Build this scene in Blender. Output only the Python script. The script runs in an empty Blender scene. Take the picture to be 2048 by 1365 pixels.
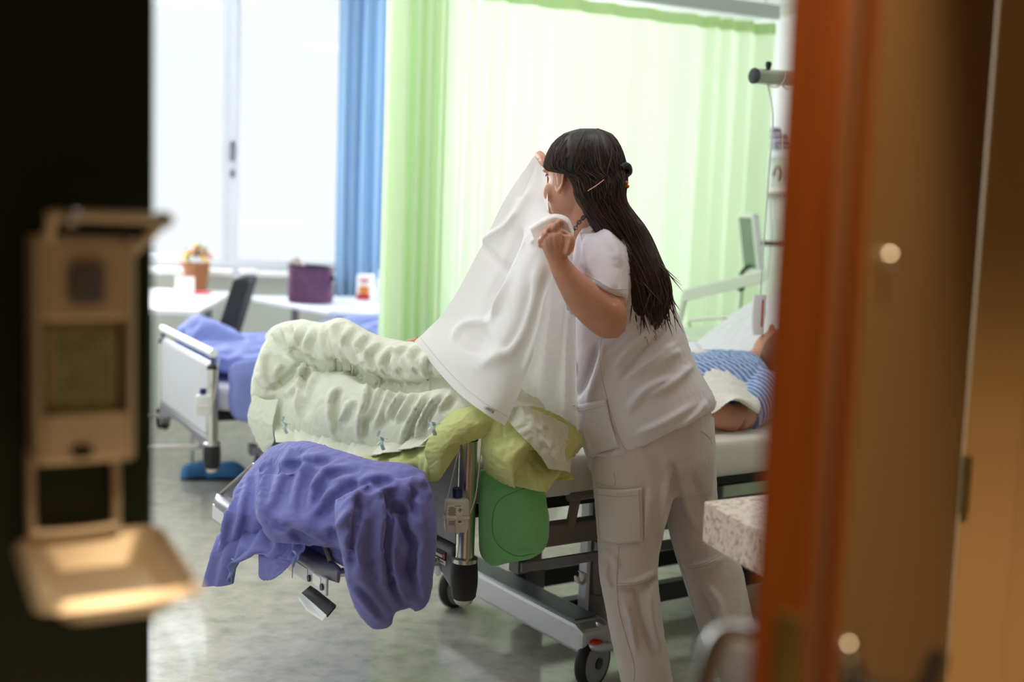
import bpy, bmesh, math, random
import numpy as np
from mathutils import Vector, Matrix, noise

random.seed(7)
rng = np.random.default_rng(7)
SC = bpy.context.scene
COL = SC.collection
PI = math.pi

# ------------------------------------------------------------------ camera
F = 2400.0                                  # focal length in pixels of the 2048 px frame
PITCH, ROLL, CAMH = math.radians(6.16), math.radians(2.04), 1.35
_f = np.array([0, math.cos(PITCH), -math.sin(PITCH)])
_r0 = np.array([1.0, 0, 0]); _u0 = np.array([0, math.sin(PITCH), math.cos(PITCH)])
_r = math.cos(ROLL) * _r0 + math.sin(ROLL) * _u0
_u = -math.sin(ROLL) * _r0 + math.cos(ROLL) * _u0
cam = bpy.data.objects.new('camera', bpy.data.cameras.new('camera')); COL.objects.link(cam)
cam.matrix_world = Matrix(((_r[0], _u[0], -_f[0], 0), (_r[1], _u[1], -_f[1], 0), (_r[2], _u[2], -_f[2], CAMH), (0, 0, 0, 1)))
cam.data.sensor_width = 36.0; cam.data.lens = F / 2048 * 36.0
cam.data.clip_start = 0.05
cam.data.dof.use_dof = True; cam.data.dof.focus_distance = 3.08; cam.data.dof.aperture_fstop = 1.5
SC.camera = cam

# ------------------------------------------------------------------ daylight, corridor lamp, exposure
wld = bpy.data.worlds.new('sky'); SC.world = wld; wld.use_nodes = True
wld.node_tree.nodes['Background'].inputs[0].default_value = (0.93, 0.97, 1.0, 1)
wld.node_tree.nodes['Background'].inputs[1].default_value = 1.0
SC.view_settings.view_transform = 'Standard'; SC.view_settings.look = 'None'
SC.view_settings.gamma = 1.0; SC.view_settings.use_curve_mapping = False
SC.view_settings.exposure = 0.15


def area(name, loc, target, sx, sy, power, color):
    l = bpy.data.lights.new(name, 'AREA'); l.shape = 'RECTANGLE'; l.size = sx; l.size_y = sy
    l.energy = power; l.color = color
    o = bpy.data.objects.new(name, l); COL.objects.link(o); o.location = loc
    o.rotation_euler = (Vector(target) - Vector(loc)).to_track_quat('-Z', 'Y').to_euler()
    return o


# daylight entering through the window band (sky-sized sources just outside the outer panes)
area('daylight_left', (-3.25, 7.70, 1.80), (-2.6, 3.0, 1.1), 1.75, 1.7, 150.0, (0.93, 0.96, 1.0))
area('daylight_right', (-0.32, 7.70, 1.80), (-0.2, 3.0, 1.2), 0.85, 1.7, 59.0, (0.94, 0.96, 1.0))
# unseen neutral lamps added under the ceiling as fill for the near side
for k_, (x_, y_) in enumerate(((-0.9, 2.75), (0.75, 3.0), (-1.3, 4.3))):
    area('added_ceiling_fill', (x_, y_, 2.735), (x_, y_, 0), 1.2, 0.5, 8.5, (0.97, 0.95, 1.0))
# warm ceiling downlight of the corridor, in front of the doorway
dl = bpy.data.lights.new('corridor_downlight', 'SPOT'); dl.energy = 200.0; dl.color = (1.0, 0.72, 0.42); dl.spot_size = math.radians(88); dl.spot_blend = 0.5; dl.shadow_soft_size = 0.08
dlo = bpy.data.objects.new('corridor_downlight', dl); COL.objects.link(dlo); dlo.location = (0.42, 0.30, 2.70)
dlo.rotation_euler = (math.radians(4), math.radians(-8), 0)
SC.cycles.diffuse_bounces = 8; SC.cycles.max_bounces = 16; SC.cycles.transmission_bounces = 10


# ------------------------------------------------------------------ helpers: picture -> place
def ray(px, py):
    return _f + _r * ((px - 1024.0) / F) + _u * ((682.5 - py) / F)


CAM0 = np.array([0, 0, CAMH])


def W(px, py, d):
    """point at depth y = d behind pixel (px, py)"""
    v = ray(px, py)
    return CAM0 + v * (d / v[1])


BO = np.array([-0.10, 2.966, 0.0])                 # foot-end near corner of the front bed
BA = math.radians(33.2)
BU = np.array([math.cos(BA), math.sin(BA), 0]); BV = np.array([-math.sin(BA), math.cos(BA), 0])
UP = np.array([0, 0, 1.0])


def B(a, b, z):
    return BO + BU * a + BV * b + UP * z


def WA(px, py, a):
    """ray meets the plane a = const of the front bed"""
    v = ray(px, py); n = BU
    return CAM0 + v * (((BO + BU * a - CAM0) @ n) / (v @ n))


def WBp(px, py, b):
    v = ray(px, py); n = BV
    return CAM0 + v * (((BO + BV * b - CAM0) @ n) / (v @ n))


# ------------------------------------------------------------------ helpers: colours and materials
def lin(c):
    c = c / 255.0
    return c / 12.92 if c <= 0.04045 else ((c + 0.055) / 1.055) ** 2.4


def rgb(r, g, b):
    return (lin(r), lin(g), lin(b), 1.0)


def new_mat(name):
    m = bpy.data.materials.new(name); m.use_nodes = True
    return m, m.node_tree, m.node_tree.nodes['Principled BSDF']


def mat(name, col, rough=0.6, metal=0.0, bump=0.0, bscale=200.0, var=0.0, vscale=6.0, spec=None, sheen=0.0, coat=0.0):
    m, nt, p = new_mat(name)
    p.inputs['Base Color'].default_value = col
    p.inputs['Roughness'].default_value = rough
    p.inputs['Metallic'].default_value = metal
    if spec is not None: p.inputs['Specular IOR Level'].default_value = spec
    if sheen: p.inputs['Sheen Weight'].default_value = sheen
    if coat: p.inputs['Coat Weight'].default_value = coat
    tc = nt.nodes.new('ShaderNodeTexCoord')
    if var:
        n = nt.nodes.new('ShaderNodeTexNoise'); n.inputs['Scale'].default_value = vscale; n.inputs['Detail'].default_value = 4
        nt.links.new(tc.outputs['Object'], n.inputs['Vector'])
        r = nt.nodes.new('ShaderNodeMapRange'); r.inputs[1].default_value = 0.3; r.inputs[2].default_value = 0.7
        r.inputs[3].default_value = 1 - var; r.inputs[4].default_value = 1 + var
        nt.links.new(n.outputs[0], r.inputs[0])
        mx = nt.nodes.new('ShaderNodeMix'); mx.data_type = 'RGBA'; mx.blend_type = 'MULTIPLY'; mx.inputs[0].default_value = 1
        mx.inputs[6].default_value = col
        nt.links.new(r.outputs[0], mx.inputs[7]); nt.links.new(mx.outputs[2], p.inputs['Base Color'])
    if bump:
        n2 = nt.nodes.new('ShaderNodeTexNoise'); n2.inputs['Scale'].default_value = bscale; n2.inputs['Detail'].default_value = 3
        nt.links.new(tc.outputs['Object'], n2.inputs['Vector'])
        bp = nt.nodes.new('ShaderNodeBump'); bp.inputs['Strength'].default_value = bump; bp.inputs['Distance'].default_value = 0.002
        nt.links.new(n2.outputs[0], bp.inputs['Height']); nt.links.new(bp.outputs[0], p.inputs['Normal'])
    return m


def cloth_mat(name, col, trans=0.25, rough=0.85, bump=0.25, bscale=350.0, tcol=None, wr=0.0):
    """woven cloth: diffuse front plus light let through from behind"""
    m = mat(name, col, rough, bump=bump, bscale=bscale, spec=0.15, sheen=0.15)
    nt = m.node_tree; p = nt.nodes['Principled BSDF']; out = nt.nodes['Material Output']
    if wr:
        tc = nt.nodes.new('ShaderNodeTexCoord')
        n = nt.nodes.new('ShaderNodeTexNoise'); n.inputs['Scale'].default_value = 9; n.inputs['Detail'].default_value = 3
        n.inputs['Distortion'].default_value = 1.2
        nt.links.new(tc.outputs['Object'], n.inputs['Vector'])
        b2 = nt.nodes.new('ShaderNodeBump'); b2.inputs['Strength'].default_value = wr; b2.inputs['Distance'].default_value = 0.03
        nt.links.new(n.outputs[0], b2.inputs['Height'])
        for nd in nt.nodes:
            if nd.type == 'BUMP' and nd is not b2: nt.links.new(b2.outputs[0], nd.inputs['Normal'])
    if trans:
        t = nt.nodes.new('ShaderNodeBsdfTranslucent'); t.inputs[0].default_value = tcol or col
        mx = nt.nodes.new('ShaderNodeMixShader'); mx.inputs[0].default_value = trans
        nt.links.new(p.outputs[0], mx.inputs[1]); nt.links.new(t.outputs[0], mx.inputs[2])
        nt.links.new(mx.outputs[0], out.inputs[0])
    return m


# ------------------------------------------------------------------ helpers: meshes
ORG = {}


def prop(o, label=None, cat=None, group=None, kind=None):
    if label: o['label'] = label
    if cat: o['category'] = cat
    if group: o['group'] = group
    if kind: o['kind'] = kind
    return o


def thing(name, loc, label, cat, group=None):
    o = bpy.data.objects.new(name, None); COL.objects.link(o); o.empty_display_size = 0.05
    o.location = tuple(loc); ORG[o.name] = np.array(loc, float)
    return prop(o, label, cat, group)


def catmull(P, n, closed=False):
    """resample control rows P (k, ...) to n rows"""
    P = np.asarray(P, float); k = len(P)
    t = np.linspace(0, k if closed else k - 1, n, endpoint=not closed)
    i = np.floor(t).astype(int)
    if not closed: i = np.minimum(i, k - 2)
    fr = (t - i).reshape((-1,) + (1,) * (P.ndim - 1))
    def g(j):
        return P[j % k] if closed else P[np.clip(j, 0, k - 1)]
    p0, p1, p2, p3 = g(i - 1), g(i), g(i + 1), g(i + 2)
    if not closed:
        p0 = np.where((i == 0).reshape(fr.shape), 2 * p1 - p2, p0)
        p3 = np.where((i == k - 2).reshape(fr.shape), 2 * p2 - p1, p3)
    return 0.5 * ((2 * p1) + (-p0 + p2) * fr + (2 * p0 - 5 * p1 + 4 * p2 - p3) * fr ** 2 + (-p0 + 3 * p1 - 3 * p2 + p3) * fr ** 3)


class MB:
    def __init__(s):
        s.v = []; s.f = []; s.m = []

    def add(s, vs, fs, mi=0):
        k = len(s.v); s.v.extend([tuple(map(float, x)) for x in vs])
        for q in fs: s.f.append(tuple(k + i for i in q)); s.m.append(mi)
        return s

    def grid(s, G, cu=False, cv=False, mi=0):
        """G: (rows, cols, 3)"""
        G = np.asarray(G); R, C = G.shape[:2]
        fs = []
        for j in range(R if cv else R - 1):
            for i in range(C if cu else C - 1):
                fs.append((j * C + i, j * C + (i + 1) % C, ((j + 1) % R) * C + (i + 1) % C, ((j + 1) % R) * C + i))
        return s.add(G.reshape(-1, 3), fs, mi)

    def rings(s, G, cap=True, mi=0):
        G = np.asarray(G); R, C = G.shape[:2]
        s.grid(G, cu=True, mi=mi); k = len(s.v) - R * C
        if cap:
            for row, rev in ((0, True), (R - 1, False)):
                c = G[row].mean(0); s.v.append(tuple(c)); ci = len(s.v) - 1
                for i in range(C):
                    a, b = k + row * C + i, k + row * C + (i + 1) % C
                    s.f.append((ci, b, a) if rev else (ci, a, b)); s.m.append(mi)
        return s

    def box(s, c, ax, ay, az, mi=0):
        """centre and three half-axis vectors"""
        c, ax, ay, az = map(np.asarray, (c, ax, ay, az)); vs = []
        for k in (-1, 1):
            for j in (-1, 1):
                for i in (-1, 1): vs.append(c + i * ax + j * ay + k * az)
        return s.add(vs, [(0, 2, 3, 1), (4, 5, 7, 6), (0, 1, 5, 4), (2, 6, 7, 3), (0, 4, 6, 2), (1, 3, 7, 5)], mi)

    def abox(s, lo, hi, mi=0):
        lo, hi = np.array(lo, float), np.array(hi, float); h = (hi - lo) / 2
        return s.box((lo + hi) / 2, (h[0], 0, 0), (0, h[1], 0), (0, 0, h[2]), mi)

    def tube(s, path, r, n=10, res=None, cap=True, mi=0, flat=None):
        P = np.asarray(path, float); rr = np.full(len(P), r) if np.isscalar(r) else np.asarray(r, float)
        if res:
            P2 = catmull(P, res); rr = np.maximum(catmull(rr.reshape(-1, 1), res)[:, 0], 1e-4); P = P2
        T = np.gradient(P, axis=0); T /= np.linalg.norm(T, axis=1, keepdims=True) + 1e-12
        ref = np.array([0, 0, 1.0]) if abs(T[0][2]) < 0.9 else np.array([1.0, 0, 0])
        nrm = np.cross(T[0], ref); nrm /= np.linalg.norm(nrm); G = []
        for k in range(len(P)):
            nrm = nrm - T[k] * (nrm @ T[k]); nrm /= np.linalg.norm(nrm); bi = np.cross(T[k], nrm)
            an = np.linspace(0, 2 * PI, n, endpoint=False)
            G.append(P[k] + rr[k] * (np.cos(an)[:, None] * nrm + (flat or 1.0) * np.sin(an)[:, None] * bi))
        return s.rings(np.array(G), cap, mi)

    def lathe(s, prof, c, ax=UP, n=24, cap=True, mi=0):
        """profile [(r, h)] about axis through c"""
        ax = np.asarray(ax, float) / np.linalg.norm(ax)
        ref = np.array([1.0, 0, 0]) if abs(ax[0]) < 0.9 else np.array([0, 1.0, 0])
        e1 = np.cross(ax, ref); e1 /= np.linalg.norm(e1); e2 = np.cross(ax, e1)
        an = np.linspace(0, 2 * PI, n, endpoint=False)
        G = [np.asarray(c) + h * ax + max(r, 1e-4) * (np.cos(an)[:, None] * e1 + np.sin(an)[:, None] * e2) for r, h in prof]
        return s.rings(np.array(G), cap, mi)

    def prism(s, poly, dirv, mi=0):
        """closed polygon (3-D points) swept along dirv"""
        P = [np.asarray(p, float) for p in poly]; n = len(P); d = np.asarray(dirv, float)
        vs = P + [p + d for p in P]
        fs = [tuple(range(n)), tuple(range(2 * n - 1, n - 1, -1))] + [(i, i + n, (i + 1) % n + n, (i + 1) % n) for i in range(n)]
        return s.add(vs, fs, mi)

    def ell(s, c, ax, ay, az, nu=20, nv=12, mi=0):
        c, ax, ay, az = map(np.asarray, (c, ax, ay, az)); G = []
        for j in range(nv + 1):
            th = PI * (j + 0.02 if j == 0 else j - 0.02 if j == nv else j) / nv
            an = np.linspace(0, 2 * PI, nu, endpoint=False)
            G.append(c + math.sin(th) * (np.cos(an)[:, None] * ax + np.sin(an)[:, None] * ay) + math.cos(th) * az)
        return s.rings(np.array(G), True, mi)

    def lift(s, dz):
        s.v = [(x, y, z + dz) for x, y, z in s.v]
        return s

    def build(s, name, mats, parent=None, smooth=True, bevel=0, seg=2, base=None, solid=0, sub=0, sharp=35):
        V = np.array(s.v, float).reshape(-1, 3)
        if parent is not None: org = ORG[parent.name]
        else: org = np.array(base, float) if base is not None else np.array([(V[:, 0].min() + V[:, 0].max()) / 2, (V[:, 1].min() + V[:, 1].max()) / 2, V[:, 2].min()])
        me = bpy.data.meshes.new(name); me.from_pydata((V - org).tolist(), [], s.f)
        mats = mats if isinstance(mats, (list, tuple)) else [mats]
        for m in mats: me.materials.append(m)
        if len(mats) > 1: me.polygons.foreach_set('material_index', s.m)
        bm = bmesh.new(); bm.from_mesh(me); bmesh.ops.recalc_face_normals(bm, faces=bm.faces); bm.to_mesh(me); bm.free()
        o = bpy.data.objects.new(name, me); COL.objects.link(o)
        if parent is not None: o.parent = parent
        else: o.location = tuple(org)
        ORG[o.name] = org
        if smooth:
            me.polygons.foreach_set('use_smooth', [True] * len(me.polygons))
            if sharp: me.set_sharp_from_angle(angle=math.radians(sharp))
        if solid:
            md = o.modifiers.new('thickness', 'SOLIDIFY'); md.thickness = solid; md.offset = 0
        if bevel:
            md = o.modifiers.new('bevel', 'BEVEL'); md.width = bevel; md.segments = seg; md.limit_method = 'ANGLE'; md.angle_limit = math.radians(40)
        if sub:
            md = o.modifiers.new('sub', 'SUBSURF'); md.levels = sub; md.render_levels = sub
        return o


def ring2(L, R, d, t, n=24, p=1.0, dL=None, dR=None, ph=0.0):
    """a cross-section whose outline edges are seen at pixels L and R, half depth t"""
    a = W(L[0], L[1], dL or d); b = W(R[0], R[1], dR or d)
    c = (a + b) / 2; A = (b - a) / 2
    vd = c - CAM0; Bv = vd - A * (vd @ A) / (A @ A); Bv = Bv / np.linalg.norm(Bv) * t
    an = np.linspace(0, 2 * PI, n, endpoint=False) + ph
    ca, sa = np.cos(an), np.sin(an)
    ca = np.sign(ca) * np.abs(ca) ** p; sa = np.sign(sa) * np.abs(sa) ** p
    return c + ca[:, None] * A + sa[:, None] * Bv


def loft(rows, n=24, res=None, p=1.0):
    """rows: (L, R, depth, half depth) -> rings, smoothed to res rings"""
    G = np.array([ring2(r[0], r[1], r[2], r[3], n, r[4] if len(r) > 4 else p) for r in rows])
    return catmull(G, res) if res else G


def remesh(mb, voxel, smooth=4):
    """fuse overlapping closed shapes into one continuous skin"""
    me = bpy.data.meshes.new('tmp'); me.from_pydata(mb.v, [], mb.f)
    bm = bmesh.new(); bm.from_mesh(me); bmesh.ops.recalc_face_normals(bm, faces=bm.faces); bm.to_mesh(me); bm.free()
    o = bpy.data.objects.new('tmp', me); COL.objects.link(o)
    r = o.modifiers.new('r', 'REMESH'); r.mode = 'VOXEL'; r.voxel_size = voxel
    if smooth:
        sm = o.modifiers.new('s', 'SMOOTH'); sm.factor = 0.5; sm.iterations = smooth
    dg = bpy.context.evaluated_depsgraph_get(); ev = o.evaluated_get(dg); m2 = ev.to_mesh()
    V = [tuple(v.co) for v in m2.vertices]; Fc = [tuple(p.vertices) for p in m2.polygons]
    ev.to_mesh_clear(); bpy.data.objects.remove(o); bpy.data.meshes.remove(me)
    out = MB(); out.v = V; out.f = Fc; out.m = [0] * len(Fc)
    return out


def fbm(V, scale, seed=0.0, oc=3):
    return np.array([noise.fractal(Vector((x * scale + seed, y * scale - seed, z * scale + 2 * seed)), 1.0, 2.0, oc) for x, y, z in V])


CLOTH = []


def crumple(o, shrink=-0.1, bend=10.0, pin=0.3, stretch=None, pinv=None, sub=1, solid=0):
    """let the cloth settle with a little more fabric than its form needs, so that it buckles into folds"""
    vg = o.vertex_groups.new(name='pin'); n = len(o.data.vertices)
    if pinv is None: vg.add(list(range(n)), pin, 'REPLACE')
    else:
        q = np.round(np.asarray(pinv) * 20) / 20
        for val in np.unique(q): vg.add([int(i) for i in np.nonzero(q == val)[0]], float(val), 'REPLACE')
    if stretch:
        o.shape_key_add(name='Basis'); k = o.shape_key_add(name='rest')
        co = np.empty(n * 3); o.data.vertices.foreach_get('co', co); co = co.reshape(-1, 3)
        for dv, s in stretch:
            dv = np.asarray(dv, float) / np.linalg.norm(dv); co = co + np.outer(co @ dv, dv) * s
        k.data.foreach_set('co', co.ravel()); k.value = 0
    m = o.modifiers.new('cloth', 'CLOTH'); s = m.settings
    s.quality = 4; s.mass = 0.2; s.tension_stiffness = 15; s.compression_stiffness = 15; s.shear_stiffness = 5; s.bending_stiffness = bend
    s.shrink_min = shrink; s.vertex_group_mass = 'pin'; s.pin_stiffness = 1.0; s.effector_weights.gravity = 0.0
    if stretch: s.rest_shape_key = o.data.shape_keys.key_blocks['rest']
    m.collision_settings.use_collision = False; m.collision_settings.use_self_collision = False
    m.point_cache.frame_end = 40
    CLOTH.append((o, sub, solid))


def settle(frames=20):
    for fr in range(1, frames + 1): SC.frame_set(fr)
    dg = bpy.context.evaluated_depsgraph_get(); done = []
    for o, sub, solid in CLOTH:
        done.append((o, bpy.data.meshes.new_from_object(o.evaluated_get(dg)), sub, solid))
    for o, m2, sub, solid in done:
        old = o.data; mats = list(old.materials)
        o.modifiers.clear(); o.vertex_groups.clear(); o.data = m2; m2.name = o.name
        if not len(m2.materials):
            for q in mats: m2.materials.append(q)
        m2.polygons.foreach_set('use_smooth', [True] * len(m2.polygons))
        if solid:
            md = o.modifiers.new('thickness', 'SOLIDIFY'); md.thickness = solid; md.offset = 0
        if sub:
            md = o.modifiers.new('sub', 'SUBSURF'); md.levels = sub; md.render_levels = sub
    CLOTH.clear(); SC.frame_set(1)


def project(V):
    Q = np.asarray(V, float) - CAM0
    dpt = Q @ _f
    return np.stack([1024 + F * (Q @ _r) / dpt, 682.5 - F * (Q @ _u) / dpt], 1)


def vnormals(V, Fc):
    V = np.asarray(V, float); N = np.zeros_like(V)
    for k in (3, 4):
        q = np.array([f for f in Fc if len(f) == k], int)
        if not len(q): continue
        n = np.cross(V[q[:, 1]] - V[q[:, 0]], V[q[:, 2]] - V[q[:, 0]])
        for j in range(k): np.add.at(N, q[:, j], n)
    return N / (np.linalg.norm(N, axis=1, keepdims=True) + 1e-12)


def sculpt(mb, strokes, conv=None, facing=0.15, flip=False):
    """raise ridges (+) or press creases (-) along drawn lines: (points, width px, height m)"""
    V = np.array(mb.v); N = vnormals(V, mb.f)
    view = V - CAM0; view /= np.linalg.norm(view, axis=1, keepdims=True)
    fac = -(N * view).sum(1)
    if flip: N = -N; fac = -fac
    if flip is None: N = N * np.sign(fac)[:, None]; fac = np.abs(fac)
    wgt = np.clip((fac - facing) / 0.3, 0, 1); P = project(V); D = np.zeros(len(V))
    for pts, wd, amp in strokes:
        q = np.array([conv(*p) for p in pts] if conv else pts, float)
        q = catmull(q, max(12, 5 * len(q))) if len(q) > 2 else catmull(np.array([q[0], q.mean(0), q[1]]), 12)
        lo, hi = q.min(0) - 3 * wd, q.max(0) + 3 * wd
        idx = np.nonzero((P[:, 0] > lo[0]) & (P[:, 0] < hi[0]) & (P[:, 1] > lo[1]) & (P[:, 1] < hi[1]))[0]
        if not len(idx): continue
        X = P[idx]; best = np.full(len(idx), 1e9); tt = np.zeros(len(idx))
        for k in range(len(q) - 1):
            a, b = q[k], q[k + 1]; ab = b - a; t = np.clip(((X - a) @ ab) / (ab @ ab + 1e-9), 0, 1)
            dd_ = np.linalg.norm(X - (a + t[:, None] * ab), axis=1); m_ = dd_ < best
            best = np.where(m_, dd_, best); tt = np.where(m_, (k + t) / (len(q) - 1), tt)
        tap = np.clip(np.minimum(tt, 1 - tt) / 0.22 + 0.15, 0, 1)
        D[idx] += amp * tap * np.exp(-(best / wd) ** 2)
    V = V + N * (D * wgt)[:, None]
    mb.v = [tuple(x) for x in V]
    return mb


def cv(x0, y0, s):
    return lambda x, y: (x0 + x / s, y0 + y / s)


def resculpt(o, strokes, conv, wk=0.6, ak=0.7, rough=0.0, rs=30.0):
    """press finer folds into the settled cloth"""
    bpy.context.view_layer.update()
    dg = bpy.context.evaluated_depsgraph_get(); me = bpy.data.meshes.new_from_object(o.evaluated_get(dg)); n = len(me.vertices)
    co = np.empty(n * 3); me.vertices.foreach_get('co', co); co = co.reshape(-1, 3) + ORG[o.name]
    mb = MB(); mb.v = co; mb.f = [tuple(p.vertices) for p in me.polygons]
    sculpt(mb, [(p, w_ * wk, a_ * ak) for p, w_, a_ in strokes], conv, flip=None)
    me.vertices.foreach_set('co', (np.array(mb.v) - ORG[o.name]).ravel()); me.polygons.foreach_set('use_smooth', [True] * len(me.polygons)); me.update()
    o.modifiers.clear(); o.data = me

# ------------------------------------------------------------------ materials
M = {}
M['wall'] = mat('wall_paint', rgb(226, 230, 224), 0.8, bump=0.05, bscale=80)
M['wall_green'] = mat('wall_paint_green', rgb(214, 224, 206), 0.7, bump=0.05, bscale=80)
M['dark_green'] = mat('dark_green_paint', rgb(10, 34, 20), 0.45, bump=0.04, bscale=60, var=0.15)
M['beige'] = mat('beige_paint', rgb(172, 140, 94), 0.6, bump=0.06, bscale=60)
M['beige_door'] = mat('brown_door_laminate', rgb(122, 95, 62), 0.5, bump=0.04, bscale=60)
M['ceil'] = mat('ceiling_paint', rgb(238, 238, 236), 0.85)
M['white'] = mat('white_lacquer', rgb(240, 240, 242), 0.35)
M['frame'] = mat('window_frame_paint', rgb(205, 205, 214), 0.4)
M['greyp'] = mat('grey_plastic', rgb(112, 112, 122), 0.42)
M['darkgrey'] = mat('dark_grey_plastic', rgb(88, 88, 98), 0.4)
M['taupe'] = mat('taupe_coated_steel', rgb(132, 122, 116), 0.45)
M['panel'] = mat('footboard_laminate', rgb(150, 150, 158), 0.4)
M['panel2'] = mat('light_footboard_laminate', rgb(206, 206, 216), 0.4)
M['black'] = mat('black_plastic', rgb(22, 22, 24), 0.4)
M['rubber'] = mat('black_rubber', rgb(20, 20, 22), 0.6, bump=0.15, bscale=300)
M['chrome'] = mat('brushed_steel', rgb(205, 203, 200), 0.26, 1.0, bump=0.03, bscale=400)
M['alu'] = mat('aluminium_cover', rgb(200, 198, 206), 0.38, 0.55)
M['steel_dull'] = mat('dispenser_steel', rgb(240, 226, 204), 0.4, 0.3, bump=0.03, bscale=200)
M['red'] = mat('red_plastic', rgb(190, 30, 30), 0.4)
M['orange'] = mat('orange_print', rgb(226, 92, 30), 0.5)
M['navy'] = mat('navy_plastic', rgb(16, 26, 92), 0.35)
M['strap'] = mat('cream_strap', rgb(226, 218, 200), 0.55)
M['print'] = mat('grey_print', rgb(120, 116, 116), 0.6)
M['printd'] = mat('black_print', rgb(30, 30, 32), 0.6)
M['paper'] = mat('white_label', rgb(244, 242, 240), 0.6)
M['skin'] = mat('skin', rgb(200, 143, 120), 0.5, bump=0.12, bscale=160, var=0.08, vscale=25)
M['skin'].node_tree.nodes['Principled BSDF'].inputs['Subsurface Weight'].default_value = 0.12
M['skin'].node_tree.nodes['Principled BSDF'].inputs['Subsurface Radius'].default_value = (0.012, 0.005, 0.003)
M['brown_wicker'] = mat('wicker', rgb(150, 96, 60), 0.7, bump=0.6, bscale=120, var=0.25, vscale=60)
M['plum'] = mat('plum_fabric', rgb(104, 64, 100), 0.8, bump=0.3, bscale=120, var=0.2, vscale=14)

def floor_mat():
    m, nt, p = new_mat('speckled_linoleum')
    tc = nt.nodes.new('ShaderNodeTexCoord')
    n1 = nt.nodes.new('ShaderNodeTexNoise'); n1.inputs['Scale'].default_value = 11; n1.inputs['Detail'].default_value = 9; n1.inputs['Roughness'].default_value = 0.72
    mp = nt.nodes.new('ShaderNodeMapping'); mp.inputs['Scale'].default_value = (1, 1.15, 1); mp.inputs['Rotation'].default_value = (0, 0, 0.2)
    nt.links.new(tc.outputs['Object'], mp.inputs[0]); nt.links.new(mp.outputs[0], n1.inputs['Vector'])
    cr = nt.nodes.new('ShaderNodeValToRGB'); e = cr.color_ramp.elements
    e[0].position = 0.34; e[0].color = rgb(176, 176, 163); e[1].position = 0.68; e[1].color = rgb(222, 212, 203)
    q = cr.color_ramp.elements.new(0.5); q.color = rgb(202, 197, 185)
    nt.links.new(n1.outputs[0], cr.inputs[0]); nt.links.new(cr.outputs[0], p.inputs['Base Color'])
    n2 = nt.nodes.new('ShaderNodeTexNoise'); n2.inputs['Scale'].default_value = 4; n2.inputs['Detail'].default_value = 3
    nt.links.new(tc.outputs['Object'], n2.inputs['Vector'])
    r = nt.nodes.new('ShaderNodeMapRange'); r.inputs[3].default_value = 0.06; r.inputs[4].default_value = 0.13
    nt.links.new(n2.outputs[0], r.inputs[0]); nt.links.new(r.outputs[0], p.inputs['Roughness'])
    return m
M['floor'] = floor_mat()

def wood_mat():
    m, nt, p = new_mat('orange_brown_wood')
    tc = nt.nodes.new('ShaderNodeTexCoord'); mp = nt.nodes.new('ShaderNodeMapping'); mp.inputs['Scale'].default_value = (14, 14, 0.8)
    n1 = nt.nodes.new('ShaderNodeTexNoise'); n1.inputs['Scale'].default_value = 3; n1.inputs['Detail'].default_value = 6
    nt.links.new(tc.outputs['Object'], mp.inputs[0]); nt.links.new(mp.outputs[0], n1.inputs['Vector'])
    cr = nt.nodes.new('ShaderNodeValToRGB'); e = cr.color_ramp.elements
    e[0].position = 0.3; e[0].color = rgb(102, 48, 6); e[1].position = 0.75; e[1].color = rgb(126, 64, 12)
    nt.links.new(n1.outputs[0], cr.inputs[0]); nt.links.new(cr.outputs[0], p.inputs['Base Color']); p.inputs['Roughness'].default_value = 0.4
    return m
M['wood'] = wood_mat()

def terrazzo_mat():
    m, nt, p = new_mat('pale_stone_terrazzo')
    tc = nt.nodes.new('ShaderNodeTexCoord')
    n1 = nt.nodes.new('ShaderNodeTexNoise'); n1.inputs['Scale'].default_value = 85; n1.inputs['Detail'].default_value = 4; n1.inputs['Distortion'].default_value = 0.6
    nt.links.new(tc.outputs['Object'], n1.inputs['Vector'])
    cr = nt.nodes.new('ShaderNodeValToRGB'); e = cr.color_ramp.elements
    e[0].position = 0.34; e[0].color = rgb(186, 146, 132); e[1].position = 0.52; e[1].color = rgb(236, 220, 208)
    nt.links.new(n1.outputs[0], cr.inputs[0]); nt.links.new(cr.outputs[0], p.inputs['Base Color']); p.inputs['Roughness'].default_value = 0.35
    return m
M['stone'] = terrazzo_mat()

def glass_mat():
    m, nt, p = new_mat('window_glass')
    g = nt.nodes.new('ShaderNodeBsdfTransparent'); g.inputs[0].default_value = (0.97, 0.98, 0.98, 1)
    gl = nt.nodes.new('ShaderNodeBsdfGlossy'); gl.inputs['Roughness'].default_value = 0.02
    mx = nt.nodes.new('ShaderNodeMixShader'); mx.inputs[0].default_value = 0.02
    nt.links.new(g.outputs[0], mx.inputs[1]); nt.links.new(gl.outputs[0], mx.inputs[2])
    nt.links.new(mx.outputs[0], nt.nodes['Material Output'].inputs[0])
    return m
M['glass'] = glass_mat()

# ------------------------------------------------------------------ the room
def struct(name, mb, m, **k):
    return prop(mb.build(name, m, **k), kind='structure')

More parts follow.
